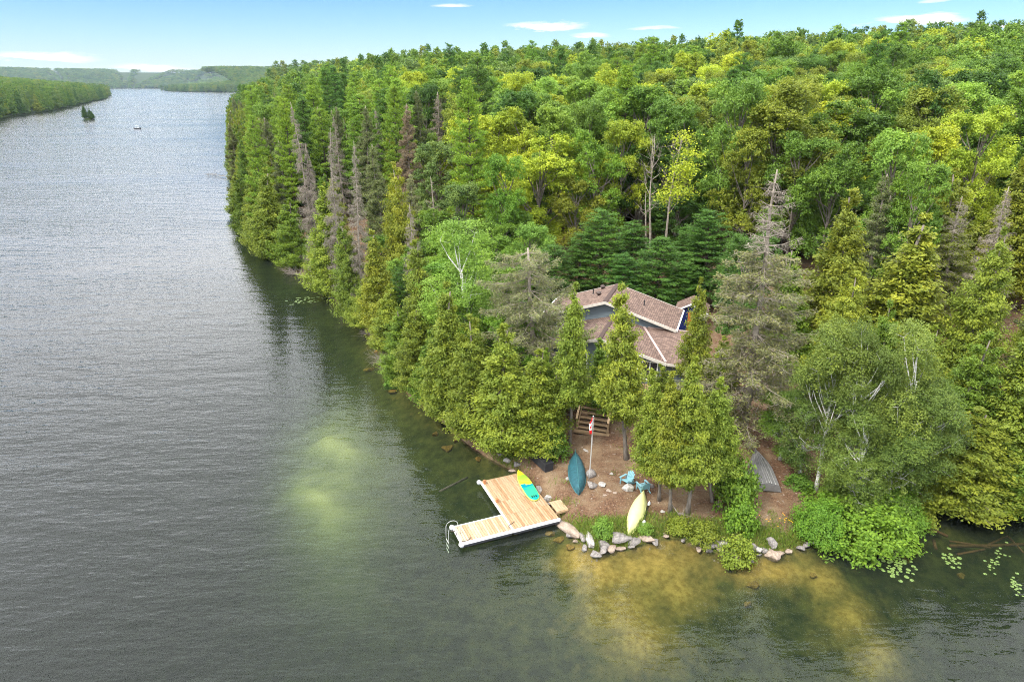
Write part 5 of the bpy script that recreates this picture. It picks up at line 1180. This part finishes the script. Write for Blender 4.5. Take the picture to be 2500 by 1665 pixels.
for i in range(nu):
    t = i/(nu-1); w_ = bw(t)
    for (a, h_) in sec: V.append((t*Lb*(1+.0), a*w_, h_*(1-.10*t)-.12*t*t+ (.0)))
m = MB(); m.grid(np.array(V), nu, len(sec)); m.build('hull', 'alu', al)
m = MB(); vv = [(-.01, a*wB*.995, h_*.995) for a, h_ in sec]; m.add(vv+[(-.01, 0, .02)], f3=[(i, i+1, len(sec)) for i in range(len(sec)-1)]); m.build('transom', 'alu', al)
m = MB(); m.box((-.035, 0, .28), (.05, .5, .40)); m.build('motor_board', 'alu', al)
M['alulight'] = mat('worn_aluminium_ribs', (.36,.35,.34), .45, .5, 4, .2, metal=.4)
for a in (-.5, -.18, .18, .5, 0):
    k = [s[0] for s in sec].index(a); h_ = sec[k][1]; m = MB(); m.tube([(t*Lb, a*bw(t), h_*(1-.10*t)-.12*t*t+.012) for t in np.linspace(0, .97, 16)], .02, 5); m.build('strake', 'alulight', al, True)
for s in (-1, 1): m = MB(); m.tube([(t*Lb, s*(bw(t)+.01), -.12*t*t) for t in np.linspace(0, 1, 20)], .03, 6); m.build('gunwale', 'alulight', al, True)

# ---------------------------------------------------------------- rocks
def rock_mesh(seed, mt, flat=.7):
    r = np.random.default_rng(seed); bm = bmesh.new(); bmesh.ops.create_icosphere(bm, subdivisions=3, radius=1)
    V = np.array([v.co for v in bm.verts]); 
    pl = unit(r.normal(size=(15, 3))); off = r.uniform(.45, .85, 15)
    for p, o in zip(pl, off):
        dd = V@p-o; V = V-np.where(dd > 0, dd, 0)[:, None]*p*.97
    for i in range(4):
        k = unit(r.normal(size=3))*r.uniform(2, 7); V = V*(1+.035*np.sin(V@k+r.uniform(0, 6))[:, None])
    for v, c in zip(bm.verts, V): v.co = c*np.array([1, 1, flat])
    me = bpy.data.meshes.new('rock'); bm.to_mesh(me); bm.free(); me.materials.append(M[mt]); return me
RM = {k: [rock_mesh(i*7+j, k) for i in range(4)] for j, k in enumerate(['rock', 'rockpale', 'rocktan', 'rockwet'])}
def rock(xd, yd, sx, sy, sz, mt, label, rot=0, sink=.25, name='boulder', group=None, cat='rock'):
    p = ray_ground(xd, yd); o = bpy.data.objects.new(name, random.choice(RM[mt])); COL.objects.link(o); zg = H1(p[0], p[1])
    o.scale = (sx/2*1.35, sy/2*1.35, sz/2/.7*1.3); o.rotation_euler = (rng.normal(0, .1), rng.normal(0, .1), rot); o.location = (p[0], p[1], (max(zg, -.12)+sz*(.5-sink) if mt != 'rockwet' else max(zg, -.9)+min(.08, -max(zg, -.9)*.5-.08))); return tag(o, label, cat, group)
rocks = [(1355,1098,.58,.55,.42,'rock','dark-stained boulder at the foot of the flagpole',0,.2),(1361,1119,.66,.55,.38,'rock','grey boulder in front of the flagpole boulder',.4,.25),(1385,1115,.34,.42,.16,'rockpale','flat pale stone right of the grey boulder pair',.2,.2),
 (1442,1126,.62,.58,.46,'rockpale','large whitish boulder in front of the pale blue chairs',.3,.25),(1304,1107,.22,.2,.2,'rockpale','small pale stone left of the teal canoe tip',0,.2),(1405,1095,.22,.18,.12,'rockpale','small tan-white stone between flagpole and chairs',0,.2),
 (1399,1134,.26,.24,.12,'rocktan','larger of two flat tan stones in the dirt below the boulders',0,.3),(1413,1136,.16,.16,.10,'rocktan','smaller of two flat tan stones in the dirt below the boulders',0,.3),(1392,1141,.24,.16,.08,'rocktan','thin flat stone nearest the bare dirt patch',0,.3),(1347,1042,.38,.16,.06,'rockpale','white shard of stone beside the teal canoe',-.8,.3),
 (1522,1182,.2,.18,.14,'rockpale','pale stone between paddle and cedar trunks',0,.2),(1495,1122,.32,.3,.22,'rock','dark stone under the cedars by the yellow canoe tip',0,.2),
 (1305,1215,.62,2.3,.55,'rocktan','long tan ledge rock sloping into the water beside the dock ramp',.55,.45),(1354,1248,.36,1.35,.42,'rockpale','upright pale ledge rock in the grassy tip',.12,.4),(1385,1262,.75,.45,.4,'rock','dark low rock right of the pale ledge',.1,.35),(1425,1244,.95,.6,.5,'rock','largest grey rock of the row above the golden shallows',0,.35),(1455,1250,.72,.6,.5,'rock','grey rock with dark wet foot in the middle of the golden shallows row',0,.35),(1483,1243,.8,.5,.42,'rocktan','tan-topped rock at the right end of the golden shallows row',0,.35),(1340,1238,.4,.6,.3,'rock','dark rock wedged between the two ledges',.3,.4),
 (1606,1254,.5,.35,.32,'rock','small grey stone left of the long low shore rock',0,.3),(1642,1260,1.15,.6,.42,'rock','long low grey rock in the stone shore wall',-.25,.35),(1665,1258,.36,.28,.26,'rockpale','small white stone wedged behind the shore wall',0,.2),(1673,1272,.95,.7,.5,'rocktan','brownish boulder left of the yellow-green water shrub',-.4,.35),(1704,1287,.65,.5,.4,'rock','dark wet stone under the yellow-green water shrub',0,.4),
 (1728,1268,.34,.3,.28,'rock','first grey cobble right of the yellow-green water shrub',0,.3),(1742,1271,.38,.32,.26,'rockpale','second, pale-topped cobble right of the yellow-green water shrub',0,.3),(1756,1269,.34,.3,.26,'rock','third grey cobble right of the yellow-green water shrub',0,.3),(1772,1264,.52,.45,.45,'rock','pointed grey boulder at the end of the cobble row',0,.25),(1771,1285,.62,.75,.55,'rocktan','tan boulder standing in the shallow water',0,.3),(1887,1242,.28,.2,.18,'rocktan','pinkish stone at the right end of the grassy shore',0,.2),(1868,1256,.25,.15,.14,'rockpale','whitish stone lying in the shallows off the grassy shore',.4,.2),
 (1258,1152,.55,.4,.42,'rockpale','pale rock tucked beside the dock ramp',0,.3),(1240,1128,.5,.5,.3,'rock','dark rock along the inner edge of the dock',0,.3),(1166,1062,.4,.32,.32,'rockpale','pale bank stone under the leaning cedar trunks',0,.2),(1188,1078,.42,.34,.3,'rock','grey bank stone nearest the back edge of the dock',0,.2),(1150,1055,.4,.34,.3,'rock','grey bank stone left of the pale bank stone',0,.2),(1128,1042,.45,.36,.3,'rock','leftmost grey bank stone under the shore cedars',0,.2),(1177,1095,.4,.3,.25,'rocktan','brown bank stone beside the back corner of the dock',0,.2),(962,905,.4,.35,.35,'rocktan','brown stone at the waterline below the lime shrub',0,.2)]
for (x, y, sx, sy, sz, mt, lab, rt, sk) in rocks: rock(x, y, sx, sy, sz, mt, lab, rt, sk)
cum_ = np.concatenate([[0], np.cumsum(np.linalg.norm(np.diff(shore[15:31], axis=0), axis=1))]); k_ = 0
for q_ in np.arange(.3, cum_[-1]-.3, .62):
    q_ += rng.uniform(-.2, .2); p_ = np.array([np.interp(q_, cum_, shore[15:31, 0]), np.interp(q_, cum_, shore[15:31, 1])])+rng.normal(0, .10, 2)
    k_ += 1; o = bpy.data.objects.new('shore_stone', random.choice(RM[random.choice(['rock', 'rock', 'rocktan'])])); COL.objects.link(o); s_ = rng.uniform(.26, .62)
    o.scale = (s_*rng.uniform(.5, .9), s_*rng.uniform(.4, .6), s_*rng.uniform(.35, .55)); o.rotation_euler = (rng.normal(0, .15), rng.normal(0, .15), rng.uniform(0, 6.28)); o.location = (p_[0], p_[1], rng.uniform(-.04, .12))
    tag(o, f'{ORD[k_-1]}low brown-grey stone along the waterline counting from the dock ramp' if k_ > 1 else 'first low brown-grey stone along the waterline counting from the dock ramp', 'stone', 'low stones edging the waterline')
sub = [(1030,1037,.85,.7,.5,'largest orange-brown submerged stone left of the dock'),(1052,1014,.5,.45,.4,'submerged stone behind the largest orange-brown one'),(1002,1005,.5,.4,.4,'submerged stone under the edge of the shore cedars'),(905,905,.7,.6,.4,'olive submerged stone below the driftwood heap'),(850,857,.9,.5,.4,'flat submerged stone left of the driftwood heap'),(868,812,.6,.5,.4,'brown stone in the water at the driftwood heap'),(1205,1120,.5,.4,.3,'submerged stone behind the dock corner'),(1100,1060,.5,.4,.3,'submerged stone midway between cedars and dock'),
 (1265,1235,.5,.4,.3,'mossy submerged stone under the dock front edge'),(1285,1250,.5,.45,.3,'second mossy submerged stone in front of the dock'),(1310,1268,.45,.4,.25,'third mossy submerged stone, nearest the ledge'),(1730,1355,.55,.4,.3,'yellowish submerged stone off the stone wall'),(1715,1405,.5,.2,.2,'narrow yellowish submerged stone farther out'),(1870,1330,.4,.3,.25,'round submerged stone in the right shallows'),(2080,1300,.4,.35,.3,'orange submerged stone at the edge of the dark water'),(2330*.944,1358,.4,.35,.3,'orange stone near the small lily cluster')]
for (x, y, sx, sy, sz, lab) in sub: rock(x, y, sx, sy, sz, 'rockwet', lab, rng.uniform(0, 3), .35, name='submerged_stone', group='stones lying under the water')
# scattered pebbles too many to name singly
pm = MB(); n = 0
ico = RM['rockpale'][0]; iv = np.array([v.co for v in ico.vertices]); 
cube = np.array([(-1,-1,-.6),(1,-1,-.7),(-1,1,-.6),(1,1,-.6),(-.7,-.6,.6),(.6,-.7,.5),(-.6,.7,.6),(.7,.6,.4)])
while n < 420:
    x, y = rng.uniform(-2, 20), rng.uniform(27.5, 41); d_ = shore_d(np.array([[x, y]]))[0]
    if d_ < -.6 or d_ > 12: continue
    s = rng.uniform(.012, .042)*(1.3 if abs(d_) < .5 else 1); a = rng.uniform(0, 6.28); Rm = np.array([[math.cos(a), -math.sin(a), 0], [math.sin(a), math.cos(a), 0], [0, 0, 1]])
    pm.hexa((cube*s)@Rm.T+np.array([x, y, H1(x, y)+s*.3])); n += 1
tag(pm.build('pebbles', 'rocktan'), 'small pale pebbles scattered over the clearing and waterline', 'pebbles', kind='stuff')

# ---------------------------------------------------------------- stumps, driftwood
def stump(xd, yd, r0, h_, label):
    p = ray_ground(xd, yd); o = thing('tree_stump', label, 'stump', (p[0], p[1], H1(p[0], p[1]))); m = MB(); m.tube([(0, 0, -.15), (0, 0, .08), (.01, 0, h_*.6), (.02, 0, h_)], [r0*1.5, r0*1.1, r0*.95, r0*.9], 9); m.build('bark', 'bark', o, True); m = MB(); m.tube([(.02, 0, h_-.01), (.02, 0, h_+.012)], r0*.84, 9); m.build('cut_face', 'cw0', o)
stump(1233, 1065, .085, .75, 'tall grey stump with flared roots beside the black box'); stump(1652, 1172, .12, .45, 'pale sawn stump beside the fresh green sapling'); stump(1668, 1178, .06, .25, 'thin stump right of the pale sawn stump'); stump(1690, 1190, .07, .2, 'low stump under the leafy undergrowth')
def deadfall(label, base, tip, n, spread, seed, cat='fallen branches', name='fallen_tree', zoff=.25, r0=.09, mt='deadwood', twl=1.2):
    r = np.random.default_rng(seed); p0 = dat(*base, .3); p1 = dat(*tip, 0); o = thing(name, label, cat, (p0[0], p0[1], 0)); v = p1-p0; v[2] = 0; Ln = np.linalg.norm(v); d_ = v/Ln; sd = np.array([-d_[1], d_[0], 0])
    m = MB(); m.tube([np.array([0, 0, zoff+.2]), d_*Ln*.5+np.array([0, 0, zoff]), d_*Ln+np.array([0, 0, -.05])], [r0, r0*.7, r0*.25], 7); m.build('trunk', mt, o, True)
    m = MB()
    for k in range(n):
        s = r.uniform(.1, 1); b0 = d_*Ln*s+np.array([0, 0, zoff]); e = b0+(sd*r.choice([-1, 1])*r.uniform(.3, 1)+d_*r.uniform(.1, .9))*spread*r.uniform(.5, 1.1)+np.array([0, 0, r.uniform(-.25, .75)])
        mi = (b0+e)/2+r.normal(0, .1, 3); m.tube([b0, mi, e], [.028, .02, .006], 4, False)
        for q in range(4):
            a = b0*.4+e*.6+r.normal(0, .12, 3); m.tube([a, a+(e-b0)*.35+r.normal(0, .25, 3)*twl], [.012, .004], 3, False)
    m.build('branches', mt, o); return o
deadfall('bare fallen tree lying in the water below the broad column cedar', (725, 640), (665, 628), 50, 1.6, 1)
deadfall('heap of grey driftwood branches at the waterline, upper part', (905, 800), (850, 765), 60, 1.5, 2, r0=.13)
deadfall('heap of grey driftwood branches at the waterline, lower part', (920, 850), (870, 830), 55, 1.4, 3, r0=.13)
deadfall('thin bare snag leaning over the water at the far headland', (525, 408), (485, 402), 14, 2.2, 4, r0=.08)
deadfall('pale dead branch on the ground below the cedar trunks', (1540, 1180), (1575, 1225), 4, .6, 5, name='fallen_branch', r0=.03, zoff=.75, cat='branch')
deadfall('twiggy grey dead limb hanging over the dark water at right', (2215, 1160), (2255, 1195), 22, .9, 6, name='dead_limb', r0=.05, zoff=.8, cat='branch')
c4 = crop(2050, 1200, 2352/450)
def log(pts, rr, z, label):
    P = np.array([c4(x, y, z) for x, y in pts]); m = MB(); m.tube(P, rr, 7); return tag(m.build('sunken_log', 'sunkwood', None, True), label, 'log', 'sunken logs in the dark water')
log([(1400, 690), (1900, 690), (2450, 665)], .09, -.42, 'longest sunken log lying level in the dark water'); log([(1400, 630), (1650, 665), (1930, 720)], .06, -.42, 'sunken log crossing the longest one'); log([(1000, 470), (1250, 510), (1380, 570)], .08, -.15, 'sunken log nearest the small olive shrub'); log([(1500, 800), (1850, 735)], .06, -.3, 'sunken log beside the small lily cluster'); log([(1200, 620), (1215, 690), (1230, 730)], .08, -.3, 'short bent sunken log end'); log([(2140, 560), (2352, 780)], .05, -.42, 'thin sunken pole slanting at the right edge'); log([(1900, 670), (2140, 570)], .05, -.42, 'sunken pole rising toward the right edge')
cl = crop(1050, 950, 2091/600)
P = np.array([cl(80, 870, -.35), cl(320, 750, -.3)]); m = MB(); m.tube(P, .07, 6); tag(m.build('sunken_log', 'bark_dark', None, True), 'dark sunken pole in the water behind the large dock', 'log', 'sunken logs in the dark water')

# ---------------------------------------------------------------- lily pads, flowers, grass
M['pad'] = mat('lily_pad_green', (.13,.19,.05), .4, .5, 1, .3)
th = np.linspace(.35, 6.283-.1, 12); pv = [(0, 0, .012)]+[(.5*math.cos(a), .5*math.sin(a), .010) for a in th]+[(.5*math.cos(a), .5*math.sin(a), .0) for a in th]
pad_me = np_mesh('lily_pad', np.array(pv), [np.array([(0, i, i+1) for i in range(1, 12)]), np.array([(i, i+12, i+13, i+1) for i in range(1, 12)])], 'pad')
def pads(cx, cy, n, sx, sy, rot, size, where, seed):
    r = np.random.default_rng(seed); done = []
    for k in range(n*12):
        if len(done) >= n: break
        a = r.normal(0, 1, 2)*np.array([sx, sy])*.5; x = cx+a[0]*math.cos(rot)-a[1]*math.sin(rot); y = cy+a[0]*math.sin(rot)+a[1]*math.cos(rot); p = at(x, y, 0)
        s = size*r.uniform(.65, 1.2)
        if any((p[0]-q[0])**2+(p[1]-q[1])**2 < (.42*(s+q[2]))**2 for q in done) or shore_d(np.array([p[:2]]))[0] > -.1: continue
        done.append((p[0], p[1], s)); o = bpy.data.objects.new('lily_pad', pad_me); COL.objects.link(o); o.location = (p[0], p[1], .012); o.scale = (s, s, 1); o.rotation_euler = (0, 0, r.uniform(0, 6.28)); tag(o, f'green lily pad floating in the {where}', 'lily pad', f'lily pads of the {where}')
pads(2184, 1372, 60, 42, 30, .6, .20, 'dense cluster off the right shore thicket', 1); pads(2325, 1366, 16, 26, 16, .5, .20, 'small orange-tinged cluster beside the sunken logs', 2); pads(2430, 1368, 22, 46, 16, -.6, .14, 'thin scattered line near the right frame edge', 3); pads(2480, 1428, 16, 12, 26, -.4, .14, 'sparse patch lowest at the right frame edge', 4); pads(755, 731, 34, 56, 9, -.1, .26, 'yellowish strip below the column cedar', 5)
M['petal'] = mat('orange_yellow_petals', (.85,.42,.01), .6, .2)
for i, (x, y, n, lab) in enumerate([(1925*.9434, 0, 0, '')]): pass
def flowers(cx, cy, n, spread, label, seed):
    r = np.random.default_rng(seed); p = at(cx, cy, .7); zc = H1(p[0], p[1]); o = thing('wildflowers', label, 'flowers', (p[0], p[1], zc)); ms = MB()
    for k in range(n):
        x, y = r.normal(0, spread, 2); h_ = r.uniform(.35, .6); ms.tube([(x, y, -.05), (x+.02, y, h_)], .008, 3, False); b = MB(); V = [(x+.02, y, h_+.01)]+[(x+.02+(.034 if j % 2 else .02)*math.cos(j*.5236), y+(.034 if j % 2 else .02)*math.sin(j*.5236), h_+.02) for j in range(12)]
        b.add(V, f3=[(0, 1+j, 1+(j+1) % 12) for j in range(12)]); b.build('blossom', 'petal', o)
    tag(ms.build('stems', 'pad', o), kind='stuff')
flowers(1921, 1286, 13, .26, 'clump of orange-yellow wildflowers in the shore grass', 1); flowers(1874, 1284, 5, .16, 'small group of orange-yellow wildflowers left of the larger clump', 2)
gp = []; 
while len(gp) < 26000:
    q = np.stack([rng.uniform(-14, 26, 20000), rng.uniform(26, 44, 20000)], 1); d_ = shore_d(q); k = (d_ > .05) & (d_ < 12); q = q[k]; g_ = grass_field(q, d_[k]); k = rng.random(len(q)) < np.clip(g_-.15, 0, 1)**1.4; gp.extend(q[k].tolist())
gp = np.array(gp[:26000]); gzz = height(gp); n = len(gp); a = rng.uniform(0, 6.28, n); hl = rng.uniform(.08, .24, n)*np.interp(shore_d(gp), [0, 1.2, 4], [1.5, 1.1, .6]); dx = np.stack([np.cos(a), np.sin(a)], 1)
b0 = np.column_stack([gp, gzz-.01]); wv = np.column_stack([dx*.016, np.zeros(n)]); lnv = np.column_stack([rng.normal(0, .07, (n, 2)), hl])
GV = np.stack([b0-wv, b0+wv, b0+lnv*.6+wv*.7, b0+lnv], 1).reshape(-1, 3)
gmesh = np_mesh('grass', GV, np.arange(n*4).reshape(n, 4), 'leaf', np.repeat(rng.uniform(.1, 1, n), 4)); go = link(bpy.data.objects.new('grass', gmesh)); go.color = (.085, .120, .022, 1); tag(go, 'uneven green grass and weeds along the shore edge', 'grass', kind='stuff')
n = 2600; q = np.stack([rng.uniform(-3, 20, n), rng.uniform(28, 44, n)], 1); q = q[shore_d(q) > .4]; n = len(q); a = rng.uniform(0, 6.28, n); ll = rng.uniform(.05, .28, n)*np.where(rng.random(n) < .08, 2.6, 1); e = np.column_stack([np.cos(a)*ll, np.sin(a)*ll, rng.normal(0, .012, n)]); P0 = np.column_stack([q, height(q)+.025])
tv = MB(); wv = np.column_stack([-np.sin(a), np.cos(a), np.zeros(n)])*.008; up = np.array([0, 0, .012])
for i in range(n): tv.add([P0[i]-wv[i], P0[i]+wv[i], P0[i]+up, P0[i]+e[i]], f3=[(0, 2, 3), (2, 1, 3)])
tag(tv.build('twig_litter', 'deadwood'), 'dry twigs and bark litter on the clearing floor', 'litter', kind='stuff')

# ---------------------------------------------------------------- teal tub glimpsed behind the birch, far boat, islet
tt_ = at(2112, 818, 3.0); tz = H1(tt_[0], tt_[1])
tu = thing('paddling_tub', 'turquoise and white tub glimpsed between the birch and golden cedars', 'tub', (tt_[0], tt_[1], tz))
b1 = at(2112, 820, tz+.5); tu.location = (b1[0], b1[1], tz)
th = np.linspace(0, 6.283, 25)[:-1]; V = []
for (r0, z) in ((1.15, -.1), (1.2, .25), (1.15, .5), (1.0, .55), (.92, .45)): V += [(r0*math.cos(a), r0*math.sin(a), z) for a in th]
m = MB(); m.grid(np.array(V), 5, 24, True); m.build('rim', 'white', tu, True); m = MB(); m.tube([(0, 0, .3), (0, 0, .42)], .95, 24); m.build('basin', 'tealplastic', tu)
m = MB(); m.box((.2, 1.6, .75), (1.2, .5, .5)); m.build('step', 'white', tu); m = MB(); m.box((.2, 1.9, 1.1), (1.6, .6, .12)); m.build('cover', 'tealplastic', tu)
bp_ = at(336, 315, 0)
bt = thing('motorboat', 'small dark motorboat with white canopy far out on the lake', 'boat', (bp_[0], bp_[1], 0), rad(8)); bt.scale = (.55, .55, .55); V = []
for t in np.linspace(-1, 1, 13):
    w_ = 1.1*(1-max(0, t)**2.5); sh = .75+.25*max(0, t)**2; V += [(t*3.2, -w_, sh), (t*3.2, -w_*.8, .1), (t*3.2, 0, -.25), (t*3.2, w_*.8, .1), (t*3.2, w_, sh)]
m = MB(); m.grid(np.array(V), 13, 5); m.build('hull', 'black', bt); m = MB(); m.box((-.2, 0, .7), (4.6, 1.7, .06)); m.build('deck', 'white', bt); m = MB(); m.box((-3.1, 0, .6), (.4, .5, 1.2)); m.build('outboard_motor', 'black', bt)
m = MB(); m.box((-.4, 0, 2.45), (2.8, 2.0, .12)); m.build('canopy', 'white', bt)
for x in (-1.7, .9):
    for y in (-.9, .9): m = MB(); m.tube([(x, y, .7), (x, y, 2.4)], .05, 5); m.build('canopy_post', 'metal', bt)
m = MB(); m.box((.5, 0, 1.1), (.5, 1.2, .8)); m.build('console', 'white', bt)
ip = at(216, 292, 0); r_ = np.random.default_rng(3)
V = []
for i in range(8):
    q = i/7
    for a in np.linspace(0, 6.283, 17)[:-1]: V.append((ip[0]+5.5*(1-q)*math.cos(a)*(1+.2*math.sin(3*a)), ip[1]+4*(1-q)*math.sin(a), -.6+1.5*math.sin(q*1.57)))
m = MB(); m.grid(np.array(V), 8, 16, True); tag(m.build('islet', 'farfloor', None, True), kind='structure')
for i, (dx_, dy_, h_, w_, lab) in enumerate([(-1.8, 0, 8.5, 4.2, 'tallest dark spruce on the tiny islet'), (1.2, .5, 6.5, 4.0, 'middle dark spruce on the tiny islet'), (3.2, -.4, 4.6, 3.2, 'shortest dark spruce on the tiny islet')]): plant('cedar', ip[0]+dx_, ip[1]+dy_, h_, w_, G['dark'], lab, z=.5, name='islet_spruce')

# ---------------------------------------------------------------- haze
M['haze'] = bpy.data.materials.new('thin_summer_haze'); hm = M['haze']; hm.use_nodes = True; hn = hm.node_tree.nodes; hn.remove(hn['Principled BSDF'])
pvv = hn.new('ShaderNodeVolumePrincipled'); pvv.inputs['Color'].default_value = (.62,.80,1,1); pvv.inputs['Density'].default_value = .000045; hm.node_tree.links.new(pvv.outputs[0], hn['Material Output'].inputs['Volume'])
hz = MB(); hz.box((0, 2600, 50), (9400, 7000, 122)); tag(hz.build('haze', 'haze'), 'thin pale blue haze over the far lake and hills', 'haze', kind='stuff')
